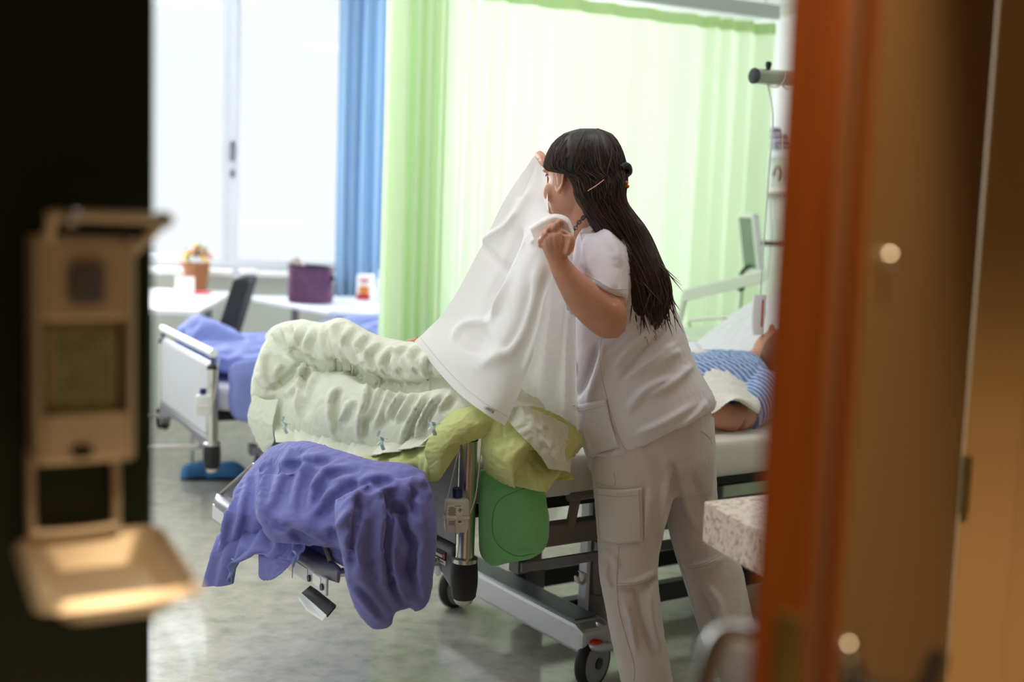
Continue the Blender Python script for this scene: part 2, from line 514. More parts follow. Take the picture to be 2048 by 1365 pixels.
CEIL = 2.75
struct('floor', MB().abox((-6, -4, -0.1), (6, 9, 0)), M['floor'], smooth=False)
struct('ceiling', MB().abox((-6, -4, CEIL), (6, 9, CEIL + 0.1)), M['ceil'], smooth=False)
YB = 7.5                                                  # window wall
RW = np.array([1.40, 6.0, 0])                             # a point of the head wall, which runs along BV
def on_rw(s, z=0, off=0): return RW + BV * s - BU * off + UP * z
rw_end = on_rw((YB - 6.0) / BV[1])
win_x0, win_x1, sill_z, head_z = -4.1, 0.15, 0.93, 2.68
w = MB()
w.abox((-4.4, YB, 0), (rw_end[0] + 0.3, YB + 0.25, sill_z)); w.abox((-4.4, YB, head_z), (rw_end[0] + 0.3, YB + 0.25, CEIL))
w.abox((-4.4, YB, sill_z), (win_x0, YB + 0.25, head_z)); w.abox((win_x1, YB, sill_z), (rw_end[0] + 0.3, YB + 0.25, head_z))
struct('wall_back', w, M['wall'], smooth=False)
a0, a1 = on_rw(-5.2), rw_end
struct('wall_right', MB().box((a0 + a1) / 2 + BU * 0.1 + UP * CEIL / 2, (a1 - a0) / 2, BU * 0.1, UP * CEIL / 2), M['wall_green'], smooth=False)
struct('wall_left', MB().abox((-4.4, 1.87, 0), (-4.2, YB, CEIL)), M['wall'], smooth=False)
w = MB()
w.abox((-4.4, 1.87, 0), (-0.62, 2.02, CEIL)); w.abox((0.72, 1.87, 0), (4.4, 2.02, CEIL)); w.abox((-0.62, 1.87, 2.2), (0.74, 2.02, CEIL))
struct('wall_front', w, M['beige'], smooth=False)
w = MB(); w.abox((-4.4, 2.02, 0), (-0.66, 2.04, CEIL)); w.abox((0.80, 2.02, 0), (4.4, 2.04, CEIL)); w.abox((-0.66, 2.02, 2.25), (0.80, 2.04, CEIL))
struct('wall_inner', w, M['wall'], smooth=False)
# corridor on this side of the doorway
w = MB(); w.abox((-2.4, -2.2, 0), (2.4, -2.0, CEIL)); w.abox((-2.6, -2.2, 0), (-2.4, 2.0, CEIL)); w.abox((2.4, -2.2, 0), (2.6, 2.0, CEIL))
struct('wall_corridor', w, M['beige'], smooth=False)
# dark green pier on the left of the doorway, carries the dispenser
TN = np.array([0.5, -0.866, 0]); TT = np.array([0.866, 0.5, 0])          # outward normal and run of its face
PE = W(307, 700, 1.37); PE[2] = 0
pier = [PE, PE - TT * 1.15, PE - TT * 1.15 + np.array([0, 1.2, 0]), np.array([-0.66, 1.87, 0])]
struct('wall_entrance', MB().prism([p.copy() for p in pier], UP * CEIL), M['dark_green'], smooth=False, bevel=0.004)
# soffit above the head wall
s0, s1 = on_rw(-2.0, 2.42), on_rw(1.5, 2.42)
struct('trim_1', MB().box((s0 + s1) / 2 - BU * 0.22 + UP * 0.165, (s1 - s0) / 2, BU * 0.22, UP * 0.165), M['ceil'], smooth=False, bevel=0.01)

# window band: frame, mullions, panes
def window(name, x0, x1, handle=False):
    o = MB()
    y0, y1 = YB + 0.02, YB + 0.10
    o.abox((x0, y0, sill_z + 0.07), (x0 + 0.055, y1, head_z - 0.06)); o.abox((x1 - 0.055, y0, sill_z + 0.07), (x1, y1, head_z - 0.06))
    o.abox((x0, y0, sill_z), (x1, y1, sill_z + 0.0695)); o.abox((x0, y0, head_z - 0.0595), (x1, y1, head_z))
    fr = prop(o.build(name, M['frame'], smooth=False, bevel=0.006), kind='structure')
    MB().abox((x0 + 0.055, YB + 0.05, sill_z + 0.07), (x1 - 0.055, YB + 0.056, head_z - 0.06)).build('pane', M['glass'], fr, smooth=False)
    if handle:
        h = MB(); hx = x0 + 0.03
        h.abox((hx - 0.014, y0 - 0.012, 1.60), (hx + 0.014, y0, 1.72)); h.abox((hx - 0.014, y0 - 0.012, 1.50), (hx + 0.014, y0, 1.545))
        h.tube([(hx, y0 - 0.01, 1.70), (hx, y0 - 0.045, 1.70), (hx, y0 - 0.05, 1.60)], 0.011, 8)
        h.build('window_handle', M['greyp'], fr)
    return fr
mx = W(455, 250, YB)[0]
xs = [win_x0, mx - 1.35, mx, mx + 1.3, win_x1]
for k in range(4): window('window_%d' % (k + 1), xs[k], xs[k + 1], k == 2)
struct('trim_2', MB().abox((win_x0, YB - 0.16, sill_z - 0.035), (win_x1, YB + 0.02, sill_z)), M['white'], smooth=False, bevel=0.006)
# balcony railing seen faintly beyond the panes
r = MB(); r.tube([W(484, 444, 8.6), W(655, 452, 8.6)], 0.014, 8); r.tube([W(650, 452, 8.6), W(650, 452, 8.6) * np.array([1, 1, 0])], 0.012, 8); r.tube([W(484, 444, 8.6), W(484, 444, 8.6) * np.array([1, 1, 0])], 0.012, 8)
prop(r.build('balcony_railing', mat('pale_railing', rgb(238, 242, 250), 0.5)), 'pale metal railing outside behind the right window pane', 'railing')

# ------------------------------------------------------------------ door on the right, swung towards the viewer
DL = W(1628, 700, 1.0); DL[2] = 0; DH = np.array([0.675, 1.845, 0.0])
dd = (DH - DL) / np.linalg.norm(DH - DL); dn = np.array([dd[1], -dd[0], 0])        # dn points to the right-hand face
DLEN = np.linalg.norm(DH - DL)
def dbox(mb, s0, s1, t0, t1, z0, z1, mi=0):
    return mb.box(DL + dd * (s0 + s1) / 2 + dn * (t0 + t1) / 2 + UP * (z0 + z1) / 2, dd * (s1 - s0) / 2, dn * (t1 - t0) / 2, UP * (z1 - z0) / 2, mi)
door = MB(); dbox(door, 0.0, DLEN, -0.031, 0.031, 0.008, 2.12)
door = prop(door.build('door_1', M['beige_door'], smooth=False, bevel=0.003), kind='structure')
e = MB(); dbox(e, -0.014, 0.0, -0.036, 0.012, 0.008, 2.12); dbox(e, -0.014, 0.0, 0.026, 0.036, 0.008, 2.12); e.build('edge_band', M['wood'], door, smooth=False, bevel=0.003)
e = MB(); dbox(e, -0.008, 0.004, 0.012, 0.026, 0.008, 2.12); e.build('seal', mat('brown_seal', rgb(112, 74, 48), 0.5), door, smooth=False)
e = MB(); dbox(e, -0.017, 0.002, -0.014, 0.010, 0.78, 1.02); e.build('lock_plate', mat('brass_plate', rgb(170, 150, 90), 0.3, 0.9), door, smooth=False, bevel=0.002)
for sgn, nm in ((-1, 'lever'), (1, 'lever')):
    h = MB(); s_h, z_h = 0.09, 0.955
    if sgn > 0: s_h, z_h = 0.09, 0.925
    p0 = DL + dd * s_h + dn * sgn * 0.032 + UP * z_h
    h.lathe([(0.026, 0), (0.026, 0.008), (0.012, 0.012)], p0, dn * sgn, 20)
    h.tube([p0, p0 + dn * sgn * 0.045, p0 + dn * sgn * 0.060 - UP * 0.008 - dd * 0.01, p0 + dn * sgn * 0.066 - UP * 0.05 - dd * 0.03, p0 + dn * sgn * 0.066 - UP * 0.10 - dd * 0.04] if sgn < 0 else [p0, p0 + dn * 0.05, p0 + dn * 0.062 + dd * 0.02, p0 + dn * 0.062 + dd * 0.12], 0.0105, 12, res=24)
    h.build(nm, M['chrome'] if sgn < 0 else M['black'], door)
h = MB(); h.ell(DL + dd * 0.12 + dn * 0.036 + UP * 1.32, dd * 0.009, dn * 0.009, UP * 0.009); h.build('screw_cap', M['chrome'], door)
h = MB(); h.ell(DL + dd * 0.05 + dn * 0.036 + UP * 0.975, dd * 0.012, dn * 0.009, UP * 0.012); h.build('screw_cap', M['chrome'], door)
hz = W(1925, 970, 1.84)[2]
h = MB(); h.lathe([(0.008, -0.045), (0.008, 0.045)], DH + dn * 0.038 + dd * 0.012 + UP * hz, UP, 14); h.build('hinge', mat('dull_brass', rgb(110, 96, 62), 0.45, 0.6), door)
struct('trim_3', MB().abox((0.712, 1.845, 0), (0.80, 2.05, 2.2)), M['beige'], smooth=False, bevel=0.004)

# ------------------------------------------------------------------ dispenser on the dark pier
def DP(s, z, o=0.0):                                       # along the face, height, out of the face
    return W(150, 700, 1.33) * np.array([1, 1, 0]) + TT * s + UP * z + TN * o
_dc = W(150, 700, 1.33)
_k = ((PE - _dc) @ TN); _dc = _dc + TN * _k                 # drop onto the face
def DP(s, z, o=0.0): return np.array([_dc[0], _dc[1], 0]) + TT * s + UP * z + TN * o
def dz(py): return W(150, py, _dc[1])[2]
def dsb(mb, s0, s1, z0, z1, o0, o1, mi=0):
    return mb.box(DP((s0 + s1) / 2, (z0 + z1) / 2, (o0 + o1) / 2), TT * (s1 - s0) / 2, UP * (z1 - z0) / 2, TN * (o1 - o0) / 2, mi)
zt, zb = dz(470), dz(905)
dsp = thing('soap_dispenser', DP(0, dz(1230)), 'steel wall dispenser with lever arm and bottle window on dark green wall', 'dispenser')
o = MB(); dsb(o, -0.052, -0.044, zb, zt, 0, 0.062); dsb(o, 0.044, 0.052, zb, zt, 0, 0.062); dsb(o, -0.052, 0.052, zb, zt, 0, 0.008); dsb(o, -0.052, 0.052, zb, zb + 0.008, 0, 0.062)
o.build('housing', M['steel_dull'], dsp, smooth=False, bevel=0.004)
for z0_, z1_ in ((dz(632), dz(478)), (zb, dz(812))):
    o = MB(); dsb(o, -0.044, 0.044, z0_, z1_, 0.045, 0.064); o.build('front_plate', M['steel_dull'], dsp, smooth=False, bevel=0.005)
o = MB(); dsb(o, -0.018, 0.018, dz(600), dz(520), 0.064, 0.078); o.build('pump_head', M['greyp'], dsp, smooth=False, bevel=0.006)
o = MB(); dsb(o, -0.038, 0.038, dz(815), dz(640), 0.010, 0.045); o.build('bottle', mat('soap_bottle', rgb(214, 206, 176), 0.4), dsp, smooth=False, bevel=0.01)
o = MB(); dsb(o, -0.030, 0.030, dz(800), dz(655), 0.045, 0.0465); o.build('bottle_label', mat('green_label', rgb(156, 166, 126), 0.6, var=0.3, vscale=60), dsp, smooth=False)
o = MB(); o.ell(DP(-0.005, dz(880), 0.066), TT * 0.012, UP * 0.008, TN * 0.004); o.build('peep_hole', M['black'], dsp)
o = MB(); o.tube([DP(-0.036, dz(500), 0.05), DP(-0.036, dz(440), 0.075), DP(-0.03, dz(430), 0.09), DP(0.07, dz(430), 0.09), DP(0.078, dz(436), 0.075), DP(0.05, dz(500), 0.05)], 0.006, 10, res=60)
o.build('lever_arm', M['steel_dull'], dsp)
for s_ in (-0.02, 0.075): MB().ell(DP(s_, dz(432), 0.09), TT * 0.01, UP * 0.01, TN * 0.01).build('lever_knob', M['chrome'], dsp)
o = MB(); o.tube([DP(-0.05, zb + 0.01, 0.012), DP(-0.05, dz(1030), 0.02), DP(-0.043, dz(1050), 0.022), DP(0.033, dz(1050), 0.022), DP(0.04, dz(1030), 0.02), DP(0.04, zb + 0.01, 0.012)], 0.005, 10, res=70)
o.build('tray_bracket', M['steel_dull'], dsp)
# drip tray: shallow pan with rolled rim
def pan(s0, s1, o0, o1, z, dep):
    G = []
    for ins, zz in ((0.0, z), (-0.006, z + 0.003), (-0.012, z - 0.004), (-0.006, z - 0.006), (0.0, z - 0.002), (0.018, z - dep), (0.03, z - dep - 0.002)):
        q = []
        for cx, cy, a0 in ((s1 - ins, o1 - ins, 0), (s0 + ins, o1 - ins, 90), (s0 + ins, o0 + ins, 180), (s1 - ins, o0 + ins, 270)):
            for t in range(5):
                an = math.radians(a0 + 22.5 * t); rr = 0.022
                q.append(DP(cx - math.copysign(rr, cx - (s0 + s1) / 2) + rr * math.cos(an), zz - 0.10 * (cy - o0), cy - math.copysign(rr, cy - (o0 + o1) / 2) + rr * math.sin(an)))
        G.append(q)
    return np.array(G)
o = MB(); o.rings(pan(-0.058, 0.084, 0.012, 0.185, dz(1070), 0.03), cap=False)
k = len(o.v) - 20; o.f.append(tuple(range(k, k + 20))); o.m.append(0)
o.build('drip_tray', M['steel_dull'], dsp, solid=0.003)

# ------------------------------------------------------------------ hospital beds
BL, BW = 2.10, 0.95
def make_bed(O, ang, label, panel_m, near, dz=0.0):
    U = np.array([math.cos(ang), math.sin(ang), 0]); V = np.array([-math.sin(ang), math.cos(ang), 0])
    def L(a, b, z): return O + U * a + V * b + UP * (z + dz * min(1.0, max(0.0, (z - 0.21) / 0.14)))
    def bx(mb, a0, a1, b0, b1, z0, z1, mi=0):
        return mb.box(L((a0 + a1) / 2, (b0 + b1) / 2, (z0 + z1) / 2), U * (a1 - a0) / 2, V * (b1 - b0) / 2, UP * (z1 - z0) / 2, mi)
    t = thing('hospital_bed', L(BL / 2, BW / 2, 0), label, 'bed', 'hospital beds of the ward')
    for a, b in ((0, 0), (0, BW), (BL, 0), (BL, BW)):
        po = MB().lathe([(0.0235, 0.47), (0.0235, 0.775)], L(a, b, 0), UP, 24).lift(dz).build('post', M['chrome'], t)
        MB().lathe([(0.0245, 0.775), (0.0245, 0.788), (0.02, 0.793)], L(a, b, 0), UP, 24).lift(dz).build('cap', M['black'], po)
        MB().lathe([(0.010, 0.79), (0.009, 0.83)], L(a, b, 0), UP, 12).lift(dz).build('neck', M['darkgrey'], po)
        bu = MB().lathe([(0.022, 0.362), (0.031, 0.372), (0.0345, 0.40), (0.0350, 0.425), (0.0335, 0.45), (0.032, 0.463)], L(a, b, 0), UP, 28).lift(dz).build('bumper', M['rubber'], t)
        MB().lathe([(0.033, 0.463), (0.033, 0.473), (0.026, 0.476)], L(a, b, 0), UP, 28).lift(dz).build('collar', M['chrome'], bu)
        MB().lathe([(0.014, 0.350), (0.022, 0.356), (0.027, 0.368)], L(a, b, 0), UP, 20).lift(dz).build('tip', M['chrome'], bu)
    for a, nm in ((0, 'footboard'), (BL, 'headboard')):
        z1 = 0.79 if a == 0 else 0.98
        fb = bx(MB(), a - 0.012, a + 0.012, 0.026, BW - 0.026, 0.50, z1).build(nm, panel_m, t, smooth=False, bevel=0.006)
        if near is False or a:
            MB().tube([L(a, 0.02, 0.497), L(a, BW - 0.02, 0.497)], 0.010, 10).build('bottom_rail', M['chrome'], fb)
            MB().tube([L(a, 0.02, z1 + 0.004), L(a, BW - 0.02, z1 + 0.004)], 0.008, 10).build('edge_rail', M['chrome'], fb)
        if a == 0:
            MB().tube([L(a, -0.012, 0.84), L(a, BW + 0.012, 0.84)], 0.017, 14).build('top_rail', M['white'] if near is False else M['chrome'], fb)
        # curved lower housing between the bumpers
        pts = []
        for k in range(13):
            q = k / 12; b = 0.028 + q * (BW - 0.056)
            pts.append(L(a - 0.022, b, 0.385 + 0.085 * math.sin(PI * min(1, max(0, (q - 0.0) / 1.0))) ** 0.5))
        pts += [L(a - 0.022, BW - 0.028, 0.492), L(a - 0.022, 0.028, 0.492)]
        hs = MB().prism(pts, U * 0.044).build('end_housing', M['greyp'], t, smooth=False, bevel=0.006)
        if near and a == 0:
            s_ = MB(); bx(s_, a - 0.0245, a - 0.0225, 0.055, 0.115, 0.452, 0.474); s_.build('sticker', M['printd'], hs, smooth=False)
            s_ = MB(); bx(s_, a - 0.0255, a - 0.0245, 0.07, 0.108, 0.457, 0.464); s_.build('sticker_print', M['paper'], hs, smooth=False)
            s_ = MB(); s_.ell(L(a - 0.0255, 0.062, 0.462), V * 0.006, UP * 0.007, U * 0.001, 12, 6); s_.build('sticker_emblem', M['orange'], hs)
            s_ = MB(); bx(s_, a - 0.0245, a - 0.0225, 0.055, 0.115, 0.440, 0.452); s_.build('sticker', M['paper'], hs, smooth=False)
            s_ = MB(); bx(s_, a - 0.0255, a - 0.0245, 0.066, 0.100, 0.4445, 0.4465); s_.build('sticker_print', M['print'], hs, smooth=False)
            s_ = MB(); s_.ell(L(a - 0.023, 0.10, 0.418), V * 0.022, UP * 0.017, U * 0.004, 20, 8); s_.build('roller', M['panel2'], hs)
    # deck and frame
    fr = bx(MB(), 0.03, BL - 0.03, 0.10, BW - 0.10, 0.54, 0.585).build('deck', M['black'], t, smooth=False, bevel=0.01)
    for b in (0.06, BW - 0.06):
        bx(MB(), 0.22, BL - 0.1, b - 0.02, b + 0.03, 0.452, 0.512).build('side_beam', M['taupe'], t, smooth=False, bevel=0.006)
    for b, s in ((-0.02, -1), (BW + 0.02, 1)):
        ra = bx(MB(), 0.16, BL - 0.16, b - 0.006, b + 0.006, 0.418, 0.444).build('accessory_rail', M['greyp'], t, smooth=False, bevel=0.002)
        for a in (0.17, 0.45, 0.9, 1.5, BL - 0.17):
            bx(MB(), a - 0.014, a + 0.014, b - s * 0.03 - 0.024, b - s * 0.03 + 0.024, 0.41, 0.455).build('bracket', M['darkgrey'], ra, smooth=False, bevel=0.003)
    for a in (0.36, 1.3):
        for b in (0.045, BW - 0.045):
            br = MB(); br.tube([L(a, b, 0.50), L(a + 0.015, b, 0.575), L(a + 0.03, b, 0.585), L(a + 0.5, b, 0.585)], 0.014, 10, res=30); br.build('mattress_stop', M['taupe'], t)
    # chassis
    for a in (0.50, 1.62):
        pr = []
        for b, z in ((0.08, 0.105), (0.08, 0.175), (0.12, 0.19), (0.86, 0.19), (0.90, 0.175), (0.90, 0.105)): pr.append(L(a - 0.055, b, z))
        MB().prism(pr, U * 0.11).build('cross_beam', M['alu'], t, smooth=False, bevel=0.012)
        bx(MB(), a - 0.040, a + 0.040, 0.14, 0.86, 0.186, 0.194).build('beam_cover', M['darkgrey'], t, smooth=False, bevel=0.003)
    for b in (0.36, 0.66):
        bx(MB(), 0.50, 1.62, b - 0.025, b + 0.025, 0.11, 0.17).build('long_beam', M['black'], t, smooth=False, bevel=0.006)
    for a in (0.66, 1.46):
        for b in (0.30, 0.66):
            c = MB().lathe([(0.043, 0.03), (0.045, 0.035), (0.045, 0.20), (0.034, 0.20), (0.034, 0.54 + dz)], L(a, b, 0), UP, 24).build('lift_column', M['taupe'], t)
            bx(MB(), a - 0.058, a - 0.044, b - 0.02, b + 0.02, 0.035, 0.53).build('cable_duct', M['panel2'], c, smooth=False, bevel=0.003)
    for a in (0.50, 1.62):
        for b in (0.10, 0.88):
            wa = V if a < 1 else U
            ax = (U * 0.34 - V * 0.94) if near else V
            c0 = L(a, b, 0.075); ax = ax / np.linalg.norm(ax)
            wh = MB().lathe([(0.058, -0.017), (0.070, -0.016), (0.0755, -0.008), (0.0755, 0.008), (0.070, 0.016), (0.058, 0.017)], c0, ax, 32).build('wheel', M['rubber'], t)
            MB().lathe([(0.012, -0.0215), (0.05, -0.020), (0.061, -0.017), (0.061, 0.017), (0.05, 0.020), (0.012, 0.0215)], c0, ax, 32).build('wheel_disc', M['panel'], wh)
            MB().lathe([(0.017, -0.025), (0.017, 0.025)], c0, ax, 20).build('hub_cap', M['black'], wh)
            sd = -V if b < 0.5 else V
            pe = MB().ell(L(a, b, 0.132) + sd * 0.03, (U * 0.8 + sd * 0.6) * 0.046, (sd * 0.8 - U * 0.6) * 0.024, UP * 0.017).build('brake_pedal', M['alu'], t)
            MB().ell(L(a, b, 0.143) + sd * 0.03 - U * 0.012, (U * 0.8 + sd * 0.6) * 0.02, (sd * 0.8 - U * 0.6) * 0.013, UP * 0.010).build('pedal_mark', M['red'], pe)
            MB().tube([L(a, b, 0.14), L(a + 0.02, b, 0.185)], 0.012, 10).build('caster_stem', M['chrome'], t)
    # linen shelf pulled out at the foot end: two side arms and a front bar
    so = -0.335
    sh = MB()
    pr = []
    for k in range(14):
        q = k / 13; b = 0.035 + 0.85 * q
        pr.append((b, 0.0))
    rows = []
    for q in np.linspace(0, 1, 24):
        b = 0.03 + 0.86 * q
        e_ = min(q, 1 - q) * 24 / 2.6; wd = 0.030 * math.sqrt(max(0.02, 1 - max(0, 1 - e_) ** 2))
        an = np.linspace(0, 2 * PI, 16, endpoint=False)
        rows.append([L(so + wd * np.sign(math.cos(x)) * abs(math.cos(x)) ** 0.6, b, 0.462 + 0.016 * np.sign(math.sin(x)) * abs(math.sin(x)) ** 0.7) for x in an])
    sh.rings(np.array(rows)); bar = sh.build('shelf_bar', M['greyp'], t)
    f_ = bx(MB(), so - 0.026, so - 0.018, 0.045, 0.86, 0.412, 0.456).build('bar_fascia', M['alu'] if near else M['white'], bar, smooth=False, bevel=0.003)
    if near:
        for k, (b0, b1, mm) in enumerate(((0.075, 0.12, 'paper'), (0.155, 0.225, 'paper'), (0.33, 0.36, 'pinks'), (0.375, 0.40, 'pinks'), (0.42, 0.445, 'yellows'), (0.45, 0.47, 'oranges'))):
            if mm not in M: M[mm] = mat(mm + '_sticker', {'pinks': rgb(205, 130, 165), 'yellows': rgb(214, 196, 120), 'oranges': rgb(226, 150, 110)}[mm], 0.6, var=0.2, vscale=80)
            bx(MB(), so - 0.0275, so - 0.0262, b0, b1, 0.424, 0.450).build('sticker', M[mm], bar, smooth=False)
        for b in (0.065, 0.142):
            MB().lathe([(0.0085, 0), (0.0085, 0.004)], L(so - 0.026, b, 0.43), -U, 14).build('bolt', M['black'], bar)
        # black folding step hanging under the bar, with a pale tray
        st = MB(); st.prism([L(so - 0.012, 0.015, 0.398), L(so - 0.012, 0.165, 0.404), L(so - 0.034, 0.17, 0.386), L(so - 0.034, 0.015, 0.376)], UP * -0.006); st.build('tray_flap', M['black'], bar, smooth=False)
        st = MB(); st.prism([L(so - 0.033, 0.02, 0.376), L(so - 0.033, 0.18, 0.387), L(so - 0.044, 0.165, 0.378), L(so - 0.050, 0.10, 0.368), L(so - 0.042, 0.025, 0.364)], UP * -0.006); st.build('tray_lip', M['white'], bar, smooth=False, bevel=0.003)
    for b in (0.09, BW - 0.09):
        MB().tube([L(0.0, b, 0.44), L(so, b, 0.452)], 0.011, 10).build('shelf_arm', M['chrome'], t)
    MB().tube([L(so + 0.01, 0.10, 0.478), L(so + 0.035, 0.30, 0.60), L(so + 0.04, 0.70, 0.60), L(so + 0.01, 0.88, 0.478)], 0.006, 8).build('shelf_hoop', M['taupe'], t)
    return t, L

bed1, L1 = make_bed(BO, BA, 'hospital bed in front with steel corner post, pulled-out linen shelf and patient', M['panel'], True)
P2 = W(425, 800, 4.8); P2[2] = 0
bed2, L2 = make_bed(P2, math.radians(28), 'empty rear hospital bed with pale footboard near the window', M['panel2'], False, -0.10)

# mattresses
M['sheetw'] = cloth_mat('white_bed_linen', rgb(232, 226, 220), 0.05)
M['sheet_cool'] = cloth_mat('white_cool_linen', rgb(236, 236, 242), 0.05)
def mattress(L, name, label, m, a0, a1, b0, b1, z0, z1):
    nx, ny = 60, 26; G = []
    def rr(n_, ex): pass
    mb = MB(); rings = []
    cz = (z0 + z1) / 2; hz = (z1 - z0) / 2; ca, cb = (a0 + a1) / 2, (b0 + b1) / 2; ha, hb = (a1 - a0) / 2, (b1 - b0) / 2
    for th in np.linspace(-PI / 2, PI / 2, 13):
        q = []
        for an in np.linspace(0, 2 * PI, 120, endpoint=False):
            c, s = math.cos(an), math.sin(an); e = 0.12
            x = math.copysign(abs(c) ** e, c); y = math.copysign(abs(s) ** e, s)
            k = math.cos(th) ** 0.25 if abs(th) < PI / 2 - 1e-6 else 0.0
            ins = (1 - k) * 0.05
            q.append(L(ca + x * (ha - ins), cb + y * (hb - ins), cz + hz * math.copysign(abs(math.sin(th)) ** 0.5, th)))
        rings.append(q)
    mb.rings(np.array(rings))
    o = mb.build(name, m, sharp=0)
    return prop(o, label, 'mattress', 'mattresses on the ward beds')
matt1 = mattress(L1, 'mattress', 'thick mattress in white sheet under the patient on the front bed', M['sheetw'], 0.03, 2.04, 0.035, 0.915, 0.588, 0.70)
matt2 = mattress(L2, 'mattress', 'white mattress of the empty rear bed under blue bedding', M['sheet_cool'], 0.03, 2.04, 0.035, 0.915, 0.588, 0.69)

# trapeze pole of the front bed with call handset hanging on a cord
tip = WBp(1510, 152, 0.50); ta = (tip - BO) @ BU
tp = thing('trapeze_pole', B(BL - 0.02, 0.50, 0), 'chrome overhead patient lifting pole with black end cap above the front bed', 'lifting pole')
MB().tube([tip, B(BL - 0.25, 0.50, tip[2] + 0.01), B(BL + 0.00, 0.50, tip[2] - 0.06), B(BL + 0.06, 0.50, tip[2] - 0.25), B(BL + 0.06, 0.50, 0.55)], 0.026, 20, res=60).build('pole', M['chrome'], tp)
MB().lathe([(0.0265, 0.0), (0.027, -0.006), (0.02, -0.010)], tip, BU, 24).build('end_cap', M['black'], tp)
c = tip + BU * 0.06 + UP * 0.024
MB().lathe([(0.006, 0), (0.010, 0.012), (0.011, 0.026), (0.006, 0.030)], c, UP, 12).build('latch', M['black'], tp)
MB().box(B(BL + 0.06, 0.50, 0.52), BU * 0.03, BV * 0.03, UP * 0.06).build('socket', M['taupe'], tp, smooth=False, bevel=0.005)
hs_top = WBp(1521, 592, 0.50 - 0.027); hb = thing('call_handset', WBp(1516, 668, 0.473), 'white call handset with red stripe hanging on a thin cord', 'handset')
loop = []
for k in range(40):
    an = -PI / 2 + 2 * PI * 1.35 * k / 39
    loop.append(tip + BU * (0.17 - 0.10 * k / 39) + (BV * math.cos(an) + UP * math.sin(an)) * 0.0295)
pts = [WBp(1556, 280, 0.473), WBp(1541, 330, 0.473), WBp(1533, 420, 0.473), WBp(1527, 500, 0.473), hs_top]
pts = [loop[-1]] + [WBp(1546, 230, 0.473), WBp(1539, 330, 0.473), WBp(1532, 430, 0.473), WBp(1525, 520, 0.473), hs_top]
MB().tube(loop, 0.0028, 6).tube(pts, 0.0028, 6, res=40).build('cord', mat('pale_cord', rgb(206, 204, 198), 0.5), hb)
q0, q1 = hs_top, WBp(1515, 669, 0.473)
rows = [((1506, 590), (1533, 590)), ((1503, 630), (1531, 630)), ((1503, 650), (1528, 650)), ((1505, 671), (1527, 671))]
dep = hs_top[1]
MB().rings(np.array([ring2(l, r_, dep, 0.012, 16, 0.45) for l, r_ in rows])).build('body', mat('handset_plastic', rgb(232, 224, 222), 0.4), hb)
MB().box(W(1525, 627, dep - 0.0135), BU * 0.0032, BV * 0.001, UP * 0.047).build('stripe', M['red'], hb, smooth=False)

